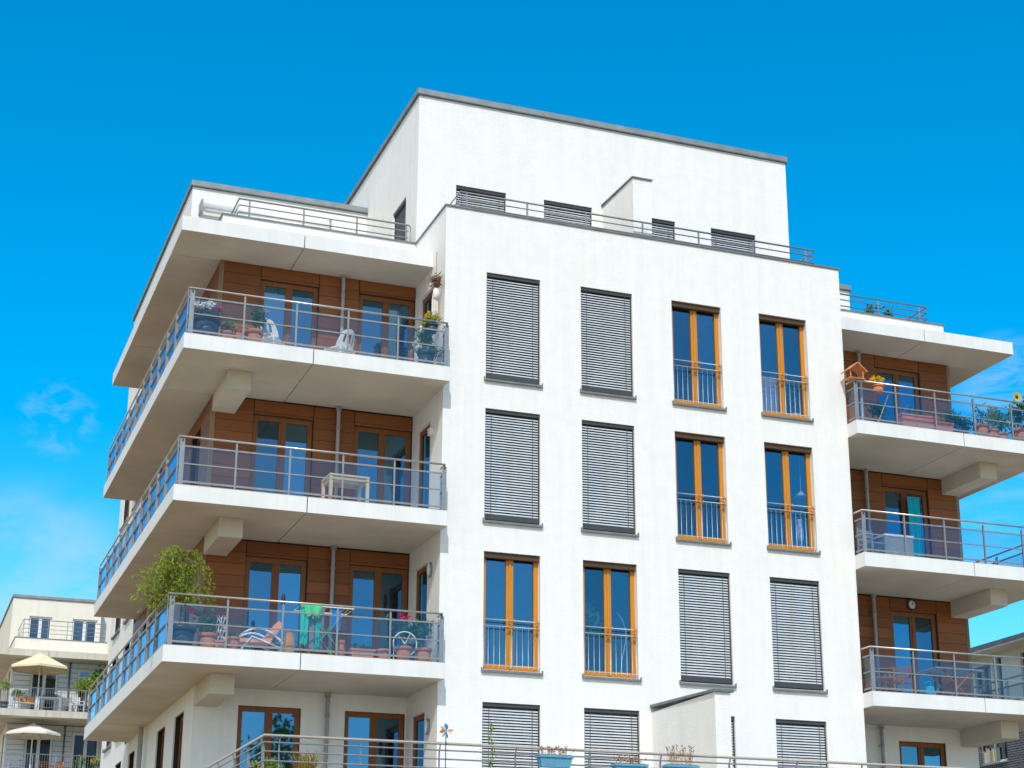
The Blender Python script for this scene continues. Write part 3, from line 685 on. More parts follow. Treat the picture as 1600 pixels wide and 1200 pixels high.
# hanging straw ornament on the side wall
t = thing('wind_ornament', 'brown straw ornament with white body hanging from the recess wall', 'ornament', (-.17,.06,z1+1.15))
rg = random.Random(5); b = MB()
for i in range(170):
    a = rg.uniform(0, 2*PI); r = rg.uniform(.02,.09); b.leaf((r*math.cos(a), r*math.sin(a), .90+rg.uniform(-.1,.1)), .14, .02, rg, 0, .8)
b.build('straw_crown', M['ropebrown'], t)
b = MB(); b.lathe([(0,0),(.05,.03),(.075,.12),(.06,.22),(.02,.28),(0,.28)], (0,0,.44), 14); b.build('body', M['fabricwhite'], t)
b = MB(); b.lathe([(0,0),(.045,.03),(.06,.08),(.04,.13),(0,.15)], (0,-.02,.70), 12); b.build('head', M['ropebrown'], t)
for x, l in ((-.075,.0), (.02,.12), (.06,.22), (-.03,.2)):
    b = MB(); b.obox((x*.4,0,.80), (x,0,.45), .022, .01); b.obox((x,0,.45), (x*1.15+.01,0,l), .028, .008); b.build('streamer', M['fabricwhite'] if x != .06 else M['brass'], t)
b = MB(); b.tube([(0,0,.98), (0,0,1.508)], .005, 5); b.build('cord', M['ropebrown'], t)
# --- middle balcony: pale table
t = thing('balcony_table', 'pale wooden table standing on the middle balcony', 'table', (-1.80,.62,z2), R(2))
b = MB(); b.box(-.41, .41, -.30, .30, .70, .735, 0); b.box(-.39, .39, -.28, .28, .69, .70, 1); b.build('tabletop', [M['palewood'], M['tabletop']], t)
b = MB(); b.box(-.37, .37, -.27, -.25, .62, .69); b.box(-.37, .37, .25, .27, .62, .69); b.box(-.37, -.35, -.249, .249, .62, .69); b.box(.35, .37, -.249, .249, .62, .69); b.build('apron', M['palewood'], t)
for x in (-.375, .375):
    for y in (-.265, .265): b = MB(); b.box(x-.03, x+.03, y-.03, y+.03, 0, .69); b.build('leg', M['palewood'], t)
# --- lowest glazed balcony: weeping tree on the corner
t = thing('weeping_tree', 'weeping willowy small tree in a tub at the balcony corner, spilling over the rail', 'tree', (-4.93,.05,z3))
b = MB(); pot_mesh(b, .26, .2, .42); b.build('pot', M['darkpot'], t)
q = MB(); q.lathe([(0,.37), (.23,.37)], n=14); q.build('soil', M['soil'], t)
tr = MB(); fo = MB(); rg = random.Random(21)
tr.tube([(0,0,.35), (.02,.0,.9), (-.03,-.03,1.3), (-.06,-.05,1.7)], [.035,.03,.024,.012], 8)
for i in range(84):
    a = rg.uniform(0, 2*PI); s0 = rg.uniform(.85, 1.75); reach = rg.uniform(.25, .92)*(1.0 if s0 > 1.1 else .8)
    ex, ey = math.cos(a)*reach-.22, math.sin(a)*reach*.7
    top = min(2.03, s0+rg.uniform(.08,.34)); end = top-rg.uniform(.25, .95)*(.6+reach)
    end = max(end, .78)
    P0 = Vector((-.03, -.03, s0)); P1 = Vector((ex*.45, ey*.45, top)); P2 = Vector((ex*.85, ey*.85, top-.10)); P3 = Vector((ex*1.02, ey*1.02, end))
    pts = []
    for j in range(11):
        u = j/10; pts.append(P0*(1-u)**3+P1*3*u*(1-u)**2+P2*3*u*u*(1-u)+P3*u**3)
    tr.tube(pts[::2]+[pts[-1]] if len(pts[::2]) < 6 else pts[::2], [.009,.007,.006,.004,.003,.002], 5)
    for j in range(38):
        u = rg.uniform(.22, 1); k = min(9, int(u*10)); p = pts[k].lerp(pts[k+1], u*10-k)
        fo.leaf(p+Vector((rg.gauss(0,.035), rg.gauss(0,.035), rg.gauss(0,.03))), rg.uniform(.06,.115), rg.uniform(.02,.036), rg, 0, .9)
tr.build('trunk', M['bark'], t); fo.build('crown', M['leaf_birch'], t)
# red folded awning cloth
t = thing('red_hammock', 'dark red cloth hammock slung behind the rail next to the willowy tree', 'hammock', (-4.14,1.15,z3+.72))
b = MB(); n = 14
for i in range(n):
    u0, u1 = i/n, (i+1)/n; f0, f1 = -.16*4*u0*(1-u0), -.16*4*u1*(1-u1)
    for a, c in ((-.22,-.08), (-.08,.08), (.08,.22)):
        s_ = lambda y: .25*y*y
        b.face([(-.62+1.24*u0, a, f0+.30+s_(a)*2), (-.62+1.24*u1, a, f1+.30+s_(a)*2), (-.62+1.24*u1, c, f1+.30+s_(c)*2), (-.62+1.24*u0, c, f0+.30+s_(c)*2)], 0, True)
b.build('cloth', M['redcloth'], t)
for x in (-.64, .64):
    b = MB(); b.tube([(x,-.2,-.715), (x,0,.36), (x,.2,-.715)], .014, 6); b.build('stand', M['darkplastic'], t)
potted('leafy plant in a terracotta pot under the weeping tree', (-4.42,.12,z3), (.16,.12,.34,'terra'), (.22,.16,.16,260,.09,'leaf_dark',.22), group=G2, seed=11)
potted('small terracotta pot by the white trellis', (-3.97,.02,z3), (.11,.08,.29,'terra'), (.10,.08,.06,60,.06,'leaf_mid',.04), group=G2, seed=12)
t = thing('trellis', 'white wire plant trellis standing in a small pot behind the glass', 'trellis', (-4.2,.05,z3))
b = MB(); pot_mesh(b, .11, .08, .2); b.build('pot', M['terrapink'], t)
b = MB()
for i in range(5):
    x = -.085+i*.0425
    pts = [(x+.018*math.sin(k*2.1+i*1.7), 0, .12+.072*k) for k in range(9)]; b.tube(pts, .008, 5)
for z in (.28,.40,.52,.64): b.tube([(-.09,.0,z), (.09,.0,z)], .006, 5)
b.build('lattice', M['whiteplastic'], t)
# lounger with peach cushions
t = thing('sun_lounger', 'reclining garden lounger with white curved frame and peach cushions', 'lounger', (-3.45,.42,z3))
for y in (-.26,.26):
    b = MB(); b.tube([(-.50+1.0*u, y, .10+.42*math.sin(PI*(.12+.80*u))) for u in [i/14 for i in range(15)]], .02, 7); b.build('arm_bow', M['whiteplastic'], t)
    b = MB(); b.tube([(-.42,y,.0), (-.15,y,.36), (.5,y,.14)], .016, 6); b.build('leg', M['whiteplastic'], t)
b = MB(); b.obox((-.45,0,.28), (.22,0,.30), .5, .07); b.build('seat_cushion', M['peach'], t)
b = MB(); b.obox((.16,0,.32), (.40,0,.66), .48, .12); b.build('back_cushion', M['peach'], t)
t = thing('clay_urn', 'pale orange clay urn beside the lounger', 'urn', (-2.93,.0,z3))
b = MB(); b.lathe([(0,0),(.09,0),(.115,.12),(.105,.32),(.075,.44),(.085,.48),(.07,.48),(.06,.4),(0,.4)], n=18); b.build('body', M['clay'], t)
# laundry rack
t = thing('laundry_rack', 'folding green clothes airer hung with teal and blue laundry', 'clothes airer', (-2.2,.35,z3))
b = MB()
for y in (-.28,.28):
    b.tube([(-.42,y,0), (.42,y,1.0)], .011, 6); b.tube([(.42,y,0), (-.42,y,1.0)], .011, 6)
b.build('frame', M['greenmetal'], t)
b = MB(); b.tube([(-.52,-.28,1.0), (.52,-.28,1.0)], .012, 6); b.tube([(-.52,.28,1.0), (.52,.28,1.0)], .012, 6)
for i in range(7): b.tube([(-.52+i*1.04/6,-.28,1.0), (-.52+i*1.04/6,.28,1.0)], .006, 5)
b.build('drying_bars', M['whiteplastic'], t)
def cloth(x0, x1, y, ztop, zbot, mt, par, amp=.02, sd=1, name='laundry'):
    b = MB(); n = 14; m_ = 8; rg_ = random.Random(sd); ph = rg_.uniform(0,6); ragged = [rg_.uniform(-.05,.05) for _ in range(n+1)]
    g = {}
    for i in range(n+1):
        for j in range(m_+1):
            u = i/n; v = j/m_
            zb = zbot+ragged[i]
            g[i,j] = (x0+(x1-x0)*(u-.5)*(1-.18*v)+(x1-x0)*.5, y+amp*(.3+v)*math.sin(ph+u*13)+.02*v, ztop+(zb-ztop)*v)
    for i in range(n):
        for j in range(m_): b.face([g[i,j], g[i+1,j], g[i+1,j+1], g[i,j+1]], 0, True)
    b.build(name, M[mt], par)
def laundry(label, *a, sd):
    o = thing('laundry', label, 'laundry', (-2.2,.35,z3), 0, 'washing on the clothes airer'); cloth(*a, o, sd=sd, name='fabric')
laundry('mint green towel folded over the clothes airer', -.46, -.10, -.30, 1.02, .80, 'green_cl', sd=1)
laundry('long teal towel hanging at the end of the clothes airer', -.52, -.34, -.24, 1.0, .26, 'teal', sd=2)
laundry('grey trousers hanging in the middle of the clothes airer', -.32, -.02, -.16, 1.0, .22, 'grey_cl', sd=3)
laundry('narrow teal cloth hanging between grey trousers', -.20, -.10, -.20, .70, .2, 'teal', sd=4)
laundry('bright blue shirt hanging on the clothes airer', .08, .28, -.26, 1.0, .58, 'blue_cl', sd=5)
potted('slim terracotta pot standing by the railing post beside the airer', (-1.95,.0,z3), (.085,.10,.36,'terra'), None, group=G2, name='flower_pot', cat='pot')
potted('long low trough of small green seedlings on the lowest glazed balcony', (-1.52,.0,z3), None, (.24,.07,.05,150,.055,'leaf_mid',.04), group=G2, trough=(.46,.16,.22,'terrapink'), name='planter_trough', cat='planter', seed=13)
potted('wide empty terracotta bowl beside the seedling trough', (-1.10,.0,z3), (.13,.10,.24,'terrapink'), None, group=G2, name='flower_pot', cat='pot')
potted('terracotta pot in front of the white ring ornament', (-.73,-.10,z3), (.155,.11,.30,'terra'), (.1,.08,.05,50,.05,'leaf_mid',.02), group=G2, seed=14)
potted('terracotta pot nearest the recess wall with a thin drooping plant', (-.33,-.08,z3), (.155,.12,.30,'terra'), (.16,.1,.2,70,.09,'leaf_dark',.26), group=G2, seed=15)
potted('bushy dark plant with purple flowers behind the white ring', (-.42,.45,z3), (.2,.15,.5,'darkpot'), (.42,.18,.20,420,.1,'leaf_dark',.30), [('pink_fl',9,.05,(-.1,1.0),.2)], G2, seed=16)
t = thing('ring_ornament', 'white painted wheel ornament leaning among the pots', 'ornament', (-.65,.08,z3))
b = MB(); b.tube([(.235*math.cos(2*PI*i/28), 0, .40+.235*math.sin(2*PI*i/28)) for i in range(29)], .014, 7, cap=False)
b.tube([(.10,0,.60), (0,0,.40)], .011, 6); b.tube([(-.15,0,.57), (0,0,.40)], .011, 6); b.tube([(0,0,.40), (.03,0,.18)], .011, 6); b.tube([(-.22,0,.3), (-.22,0,0)], .012, 6); b.tube([(.22,0,.3), (.22,0,0)], .012, 6)
b.build('ring', M['whiteplastic'], t)
t = thing('garden_lantern', 'black pole lantern standing behind the lowest glass balustrade', 'lantern', (-2.90,.8,z3))
b = MB(); b.tube([(0,0,0), (0,0,1.12)], .014, 7); b.lathe([(0,0),(.09,0),(.09,.02),(.0,.03)], n=14); b.build('pole', M['darkplastic'], t)
b = MB(); b.lathe([(.02,1.12),(.04,1.14),(.04,1.30),(.025,1.34),(0,1.36)], n=12); b.build('lamp_head', M['darkplastic'], t)
# --- far side balconies
t = thing('bird_house', 'small open wooden bird house on the corner of the far rail', 'bird house', (9.52,-.30,z1+.962))
b = MB(); b.box(-.2, .2, -.13, .13, 0, .02); b.build('floor', M['brass'], t)
for s in (-1, 1): b = MB(); b.obox((0,0,.37), (s*.245,0,.17), .34, .022); b.build('roof', M['brass'], t)
for x in (-.16,.16):
    for y in (-.1,.1): b = MB(); b.box(x-.012, x+.012, y-.012, y+.012, .02, .2); b.build('post', M['brass'], t)
potted('terracotta pot of yellow flowers hooked over the far balcony rail', (10.14,-.26,z1+.72), (.13,.10,.20,'terra'), (.10,.08,.05,60,.06,'leaf_lime',.05), [('yellow',16,.07,(-.02,.34),.14)], G3, 'hanging_planter', seed=31)
potted('long pink terracotta trough on the far top balcony', (11.2,-.08,z1), None, (.36,.1,.08,140,.06,'leaf_mid',.12), group=G3, trough=(.84,.2,.38,'terrapink'), name='planter_trough', cat='planter', seed=32)
potted('low pink trough with bare soil beside the longer one', (11.87,-.08,z1), None, (.2,.06,.04,30,.05,'leaf_mid',.03), group=G3, trough=(.56,.18,.29,'terrapink'), name='planter_trough', cat='planter', seed=33)
potted('wide dark green bush filling the middle of the far top balcony', (12.46,.05,z1), (.2,.16,.22,'darkpot'), (.42,.2,.18,520,.09,'leaf_dark',.22), group=G3, seed=34)
potted('terracotta pot with wispy stems next to the dark bush', (12.95,-.1,z1), (.17,.13,.36,'terra'), (.16,.12,.2,120,.08,'leaf_mid',.26), group=G3, seed=35)
potted('short terracotta pot under the tall yellow-green stems', (13.25,-.08,z1), (.15,.12,.28,'terra'), (.16,.12,.28,200,.08,'leaf_lime',.34), group=G3, seed=36)
potted('leafy green plant by the second last railing post in view', (13.55,.0,z1), (.15,.12,.25,'terrapink'), (.24,.16,.28,330,.09,'leaf_mid',.36), group=G3, seed=37)
potted('big terracotta pot with dark foliage at the outer far corner', (14.05,-.08,z1), (.2,.16,.38,'terra'), (.26,.2,.26,330,.1,'leaf_dark',.40), group=G3, seed=38)
potted('shrub with dark leaves in a pot behind the leaning bamboo cane', (10.35,.1,z1), (.16,.12,.25,'darkpot'), (.24,.16,.18,220,.1,'leaf_dark',.22), group=G3, seed=39)
t = thing('bamboo_cane', 'thin bamboo cane leaning behind the far balustrade', 'cane', (10.1,-.2,z1)); b = MB(); b.tube([(0,0,0), (.36,.02,.78)], .012, 6); b.build('stem', M['palewood'], t)
t = thing('sunflower', 'single tall sunflower rising above the far railing', 'flower', (13.92,-.06,z1))
b = MB(); b.tube([(0,0,0), (.02,0,.6), (0,0,1.02), (.06,-.03,1.16)], .011, 6); b.build('stem', M['leaf_mid'], t)
b = MB(); rg = random.Random(3)
for i in range(26):
    a = 2*PI*i/26; c_ = Vector((.08,-.06,1.17)); d = Vector((math.cos(a), -.25, math.sin(a))); p = Vector((-math.sin(a), 0, math.cos(a)))
    b.face([c_+d*.04-p*.01, c_+d*.08-p*.018, c_+d*.125, c_+d*.08+p*.018])
b.build('petals', M['yellow'], t)
b = MB(); b.lathe([(0,.0),(.045,.0),(.05,.012),(.0,.02)], n=14)
b.v = [(x+.08, -z-.05, y+1.17) for x, y, z in b.v]; b.build('flower_centre', M['soil'], t)
b = MB()
for z in (.35,.6,.85): b.leaf((0,0,z), .16, .1, rg); b.leaf((0,0,z+.05), .16, .1, rg)
b.build('leaves', M['leaf_mid'], t)
# middle far balcony: chairs and storage box
def frame_chair(label, loc, rz, mt, group, name='garden_chair'):
    t = thing(name, label, 'chair', loc, rz, group)
    b = MB(); b.box(-.22, .22, -.22, .22, .43, .455); b.build('seat', M[mt], t)
    b = MB()
    for z in (.56,.66,.76): b.box(-.2, .2, .21, .228, z, z+.06)
    b.build('backrest', M[mt], t)
    for x in (-.21,.21):
        b = MB(); b.box(x-.018, x+.018, .2, .236, 0, .86); b.build('leg', M[mt], t)
        b = MB(); b.box(x-.018, x+.018, -.22, -.184, 0, .62); b.build('leg', M[mt], t)
        b = MB(); b.box(x-.02, x+.02, -.22, .2, .62, .64); b.build('armrest', M[mt], t)
    return t
gfc = 'chairs on the far middle balcony'
frame_chair('grey garden chair beside the corner post of the far middle balcony', (10.25,.55,z2), R(15), 'grey_cl', gfc)
t = thing('storage_box', 'grey balcony storage box under the door of the far middle balcony', 'box', (10.95,.75,z2))
b = MB(); b.box(-.36, .36, -.22, .22, 0, .68); b.build('body', M['grey_cl'], t); b = MB(); b.box(-.38, .38, -.24, .24, .685, .73); b.build('lid', M['greypanel'], t)
t = thing('door_curtain', 'turquoise curtain hanging in the door of the far middle balcony', 'curtain', (12.38,1.98,z2))
cloth(-.17, .17, 0, 2.12, .05, 'turq', t, .018, 9, 'fabric'); b = MB(); b.tube([(-.2,0,2.13), (.2,0,2.13)], .01, 6); b.build('curtain_rod', M['steel'], t)
# lower far balcony: teak folding chairs, table
t = thing('folding_table', 'grey table with crossed teak legs on the lower far balcony', 'table', (12.1,.6,z3))
b = MB(); b.box(-.62, .62, -.36, .36, .715, .745); b.build('tabletop', M['grey_cl'], t)
for y in (-.27,.27):
    for s in (-1,1): b = MB(); b.obox((s*.36,y+s*.02,0), (-s*.36,y+s*.02,.71), .05, .025); b.build('leg', M['brownwood'], t)
gt = 'teak chairs on the lower far balcony'
frame_chair('teak chair with its back to the corner post of the lower far balcony', (10.28,.5,z3), R(70), 'brownwood', gt)
frame_chair('teak chair between the other teak chair and the grey table', (10.9,.85,z3), R(-60), 'brownwood', gt)
t = thing('watering_can', 'bright turquoise watering can on the lower far balcony floor', 'watering can', (11.2,.1,z3))
b = MB(); b.lathe([(0,0),(.1,0),(.1,.24),(.07,.27),(.0,.27)], n=14); b.build('body', M['turq'], t)
b = MB(); b.tube([(.08,0,.06), (.2,0,.2), (.25,0,.33)], [.02,.015,.012], 7); b.build('spout', M['turq'], t)
b = MB(); b.tube([(-.09,0,.22), (-.14,0,.33), (0,0,.38), (.06,0,.27)], .01, 6); b.build('handle', M['turq'], t)
t = thing('wall_clock', 'round black rimmed clock on the wood cladding above the door', 'clock', (12.19,2.065,9.72))
def disc(mb, r0, r1, y, n=26, m=0):
    for i in range(n):
        a, c = 2*PI*i/n, 2*PI*(i+1)/n
        mb.face([(r0*math.cos(a), y, r0*math.sin(a)), (r1*math.cos(a), y, r1*math.sin(a)), (r1*math.cos(c), y, r1*math.sin(c)), (r0*math.cos(c), y, r0*math.sin(c))], m)
b = MB(); disc(b, .10, .135, -.035); n = 26
for i in range(n):
    a, c = 2*PI*i/n, 2*PI*(i+1)/n
    for r_ in (.10,.135): b.face([(r_*math.cos(a),-.035,r_*math.sin(a)), (r_*math.cos(a),0,r_*math.sin(a)), (r_*math.cos(c),0,r_*math.sin(c)), (r_*math.cos(c),-.035,r_*math.sin(c))])
b.build('rim', M['darkplastic'], t)
b = MB(); disc(b, .0, .101, -.012); b.build('face', M['whiteplastic'], t)
b = MB(); b.obox((0,-.02,0), (.05,-.02,.02), .012, .004); b.obox((0,-.025,0), (.015,-.025,.08), .009, .004); b.build('hands', M['darkplastic'], t)
potted('dark spindly plant on the far roof terrace, farther from the block', (12.55,2.9,16.19), (.16,.12,.35,'darkpot'), (.18,.15,.26,100,.12,'leaf_dark',.80), group='plants on the far roof terrace', seed=61)
potted('dark spindly plant on the far roof terrace, nearer the block', (12.1,2.9,16.19), (.16,.12,.35,'darkpot'), (.15,.12,.2,70,.12,'leaf_dark',.80), group='plants on the far roof terrace', seed=62)
# --- things seen inside the rooms
t = thing('arc_lamp', 'white arc floor lamp behind the honey framed window above the terrace fin', 'lamp', (3.98,.45,z3))
b = MB(); b.tube([(.05,0,0), (.09,0,.44), (.19,0,.85), (.19,0,1.07), (.10,-.03,1.28), (-.03,-.05,1.42)], .013, 7); b.build('stem', M['whiteplastic'], t)
b = MB(); b.lathe([(0,0),(.11,0),(.11,.02),(0,.025)], (.05,0,0), 14); b.build('base', M['whiteplastic'], t)
potted('tall palm leaves behind the honey framed window with the arc lamp', (3.38,.7,z3), (.16,.12,.3,'darkpot'), (.26,.2,.5,160,.26,'leaf_mid',1.0), name='house_plant', seed=71)
t = thing('pendant_lamp', 'white cone lamp hanging behind a honey framed window near the far corner', 'lamp', (8.44,.45,z2+1.34))
b = MB(); b.lathe([(.015,.13),(.03,.12),(.15,0),(.14,.0),(.02,.11)], n=16); b.build('lamp_shade', M['whiteplastic'], t)
b = MB(); b.tube([(0,0,.12), (0,0,1.1)], .005, 5); b.build('cord', M['whiteplastic'], t)
t = thing('floor_vase', 'slender pale vase on a thin stand below the white cone lamp', 'vase', (8.37,.45,z2+.30))
b = MB(); b.tube([(0,0,-.3), (0,0,.0)], .03, 8); b.lathe([(0,-.3),(.12,-.3),(.12,-.28),(0,-.27)], n=14); b.build('stand', M['whiteplastic'], t)
b = MB(); b.lathe([(0,0),(.07,0),(.09,.12),(.08,.3),(.04,.46),(.05,.52),(.035,.5),(.0,.42)], n=16); b.build('body', M['whiteplastic'], t)
potted('house plant with pale leaves behind the topmost honey window nearest the corner', (8.42,.5,z1), (.14,.11,.26,'whiteplastic'), (.2,.16,.32,110,.22,'leaf_mid',.55), name='house_plant', seed=72)
t = thing('cafe_curtain', 'half height beige curtain in the topmost honey window nearest the corner', 'curtain', (7.43,.26,z1))
cloth(0, .52, 0, .98, .03, 'palecurtain', t, .02, 12, 'fabric'); b = MB(); b.tube([(-.02,0,.985), (.5,0,.985)], .008, 6); b.build('curtain_rod', M['steel'], t)
# --- garden terrace things
t = thing('pinwheel', 'colourful pinwheel on a stick fixed to the terrace railing', 'pinwheel', (-1.08,-3.88,4.7))
b = MB(); b.tube([(0,0,0), (0,0,.68)], .008, 6); b.build('stick', M['darkplastic'], t)
for i in range(8):
    a = 2*PI*i/8+.2; d = Vector((math.cos(a), 0, math.sin(a))); p = Vector((-math.sin(a), 0, math.cos(a))); c_ = Vector((0,-.03,.69))
    b = MB(); b.face([c_, c_+d*.075-p*.04+Vector((0,-.02,0)), c_+d*.132, c_+d*.085+p*.02+Vector((0,.025,0))]); b.build('vane', M[['clay','greypanel','blue_cl','fabricwhite'][i % 4]], t)
rg = random.Random(8)
for i, (x, zt, lab, n) in enumerate(((.83,5.12,'sky blue rail planter with short dried stalks, nearest the pinwheel',40), (2.22,5.03,'middle sky blue planter on the terrace rail with sparse dry flowers',36), (3.2,5.05,'sky blue planter on the terrace rail with tall dried stalks',46))):
    t = thing('rail_planter', lab, 'planter', (x,-3.98,zt-.265), 0, 'sky blue planters hung on the terrace rail'); b = MB()
    L_, D_, H_ = .60, .2, .2
    for s in (-1, 1): b.face([(-L_/2,s*D_/2,H_), (L_/2,s*D_/2,H_), (L_/2-.04,s*(D_/2-.03),0), (-L_/2+.04,s*(D_/2-.03),0)]); b.face([(s*L_/2,-D_/2,H_), (s*L_/2,D_/2,H_), (s*(L_/2-.04),D_/2-.03,0), (s*(L_/2-.04),-D_/2+.03,0)])
    b.face([(-L_/2+.04,-D_/2+.03,0), (L_/2-.04,-D_/2+.03,0), (L_/2-.04,D_/2-.03,0), (-L_/2+.04,D_/2-.03,0)]); b.box(-L_/2-.015, L_/2+.015, -D_/2-.015, D_/2+.015, H_-.04, H_)
    b.build('trough', M['skyblue'], t)
    b = MB(); b.box(-.28,.28,-.08,.08,H_+.001,H_+.012); b.build('soil', M['soil'], t)
    f = MB(); tall = (.16,.14,.34)[i]
    for k in range(n):
        p0 = (rg.uniform(-.25,.25), rg.uniform(-.07,.07), H_); p1 = (p0[0]+rg.gauss(0,.05), p0[1], H_+tall*rg.uniform(.3,1)); f.tube([p0, p1], .003, 4); f.leaf(p1, .05, .03, rg)
        f.leaf(p1, .04, .03, rg)
    f.build('dry_stalks', M['straw'], t)
t = thing('climbing_vine', 'thin green vine climbing up the terrace railing in front of the shutter', 'vine', (-.25,-3.8,4.2))
b = MB(); rg = random.Random(4); pts = [(.02*math.sin(k*.9), -.02, .0+k*.1) for k in range(14)]; b.tube(pts, .006, 5); b.build('stem', M['leaf_mid'], t)
b = MB()
for p in pts[3:]:
    for k in range(9): b.leaf((p[0]+rg.gauss(0,.025), p[1]+rg.gauss(0,.02), p[2]+rg.uniform(0,.1)), .06, .035, rg)
b.build('foliage', M['leaf_lime'], t)
potted('yellow and reddish ornamental grass in a pot behind the terrace rail', (-3.2,-3.0,4.2), (.22,.17,.4,'terra'), None, name='ornamental_grass', cat='grass', seed=41)
gt_ = bpy.data.objects[[o.name for o in bpy.data.objects if o.name.startswith('ornamental_grass')][-1]]
b = MB(); rg = random.Random(6)
for i in range(150):
    a = rg.uniform(0, 2*PI); l = rg.uniform(.3,.62); o_ = rg.uniform(.1,.48); p0 = Vector((rg.gauss(0,.05), rg.gauss(0,.05), .36)); p1 = p0+Vector((math.cos(a)*o_*.5, math.sin(a)*o_*.4, l*.75)); p2 = p0+Vector((math.cos(a)*o_, math.sin(a)*o_*.8, l*rg.uniform(.75,1)))
    s_ = Vector((-math.sin(a), math.cos(a), 0))*.008; b.face([p0-s_, p0+s_, p1+s_, p1-s_]); b.face([p1-s_, p1+s_, p2])
b.build('blades', leafmat('grass_blades', [(.25,.3,.03),(.42,.38,.05),(.35,.14,.05),(.2,.28,.04)], .3), gt_)
potted('bright lime green bush peeking over the corner of the terrace', (-4.0,-3.4,4.2), (.16,.12,.3,'terra'), (.2,.16,.16,260,.09,'leaf_lime',.2), name='lime_bush', cat='bush', seed=42)
# --- street tree across the road: the garden doors mirror it
t = thing('street_tree', 'leafy street tree mirrored in the garden door glass', 'tree', (7.9,-41,0))
rg = random.Random(77); tr = MB(); fo = MB()
tr.tube([(0,0,0), (.1,0,3), (0,.1,6), (.1,0,9)], [.22,.18,.13,.05], 10)
for i in range(16):
    a = rg.uniform(0, 2*PI); h0 = rg.uniform(4.5, 9); r_ = rg.uniform(1.2, 2.5); e = Vector((math.cos(a)*r_, math.sin(a)*r_, h0+rg.uniform(.8, 3.2)))
    tr.tube([(0,0,h0), (e.x*.5, e.y*.5, (h0+e.z)/2+.3), e], [.06,.04,.015], 6)
    for k in range(130): fo.leaf((e.x*rg.uniform(.5,1.05)+rg.gauss(0,.4), e.y*rg.uniform(.5,1.05)+rg.gauss(0,.4), e.z+rg.gauss(0,.45)), .34, .18, rg)
tr.build('trunk', M['bark'], t); fo.build('crown', M['leaf_mid'], t)
# --- things on the neighbour's balconies
def parasol(label, loc, half, h, drop, mt, group):
    t = thing('parasol', label, 'parasol', loc, R(22.5), group)
    b = MB(); n = 6 if half > 1.3 else 8; V = [(half*math.cos(2*PI*i/n), half*math.sin(2*PI*i/n)) for i in range(n)]; m_ = 5
    for i in range(n):
        a, c = V[i], V[(i+1) % n]
        for j in range(m_):
            u0, u1 = j/m_, (j+1)/m_
            def pt(q, u, mid=False): return (q[0]*u, q[1]*u, h-drop*u)
            b.face([pt(a,u0), pt(c,u0), pt(c,u1), pt(a,u1)])
        e = lambda q, dz: (q[0]*1.003, q[1]*1.003, h-drop+dz)
        b.face([e(a,0), e(c,0), e(c,-.10), e(a,-.10)])
    b.build('canopy', M[mt], t)
    b = MB(); b.tube([(0,0,.05), (0,0,h+.05)], .03, 10); b.build('pole', M['whiteframe'], t)
    b = MB(); b.lathe([(0,0),(.28,0),(.28,.06),(.06,.1),(.0,.1)], n=16); b.build('base', M['slab_old'], t)
    for i in range(n):
        a = V[i]; b = MB(); b.obox((0,0,h-.04), (a[0]*.98,a[1]*.98,h-drop-.015), .02, .02); b.build('rib', M['palewood'], t)
    return t
gp = 'parasols on the cream neighbour house'
parasol('sand coloured parasol open on the upper balcony of the cream house', (-3.18,50.7,ZF[0]), 1.42, 2.74, .72, 'canopy', gp)
parasol('off white parasol open on the lower balcony of the cream house', (-3.22,50.9,ZF[1]), 1.28, 2.50, .5, 'canopyw', gp)
def far_potted(lab, x, y, k, fol, fl=(), pot=(.17,.13,.3,'whiteplastic'), seed=50): potted(lab, (x, 50.4+y, ZF[k]), pot, fol, fl, 'plants on the cream house balconies', seed=seed)
far_potted('tall yellow green bush on the cream house upper balcony near the white chairs', -1.0, .9, 0, (.48,.3,.42,500,.16,'leaf_lime',.95), pot=(.25,.2,.45,'darkpot'), seed=51)
far_potted('spiky palm like plant in the cream house window recess', -.42, 1.2, 0, (.3,.25,.55,200,.3,'leaf_mid',1.35), pot=(.2,.16,.4,'darkpot'), seed=52)
far_potted('white pot of orange flowers at the outer end of the upper cream house balcony', -4.05, .35, 0, (.3,.2,.16,200,.12,'leaf_mid',.40), [('yellow',14,.08,(0,.85),.2)], (.2,.15,.42,'whiteplastic'), seed=53)
far_potted('green bush at the very edge of the upper cream house balcony', -4.62, .4, 0, (.2,.2,.26,220,.12,'leaf_lime',.75), pot=(.2,.15,.4,'darkpot'), seed=54)
far_potted('round green shrub behind the lower cream house railing', -1.0, .5, 1, (.26,.2,.3,300,.12,'leaf_mid',.42), pot=(.18,.14,.4,'terra'), seed=55)
far_potted('golden yellow flowering bush behind the lower cream house railing', -.28, .4, 1, (.26,.2,.2,160,.12,'leaf_mid',.42), [('yellow',40,.1,(0,.86),.24)], (.18,.14,.4,'darkpot'), seed=56)
t = thing('garden_bench', 'white framed bench with orange cushions on the upper cream house balcony', 'bench', (-3.72,51.0,ZF[0]))
b = MB(); b.box(-.5, .5, -.2, .2, .38, .42); b.box(-.5, .5, .18, .21, .45, .72); b.build('seat', M['palewood'], t)
for x in (-.5,.5): b = MB(); b.box(x-.03, x+.03, -.2, .22, 0, .74); b.build('leg', M['whiteframe'], t)
for x in (-.05,.26): b = MB(); b.obox((x-.14,.12,.58), (x+.14,.12,.58), .1, .28); b.build('cushion', M['clay'], t)
t = thing('garden_table', 'white table set with dark crockery on the upper cream house balcony', 'table', (-2.62,51.0,ZF[0]))
b = MB(); b.box(-.52, .52, -.3, .3, .66, .71); b.build('tabletop', M['whiteframe'], t)
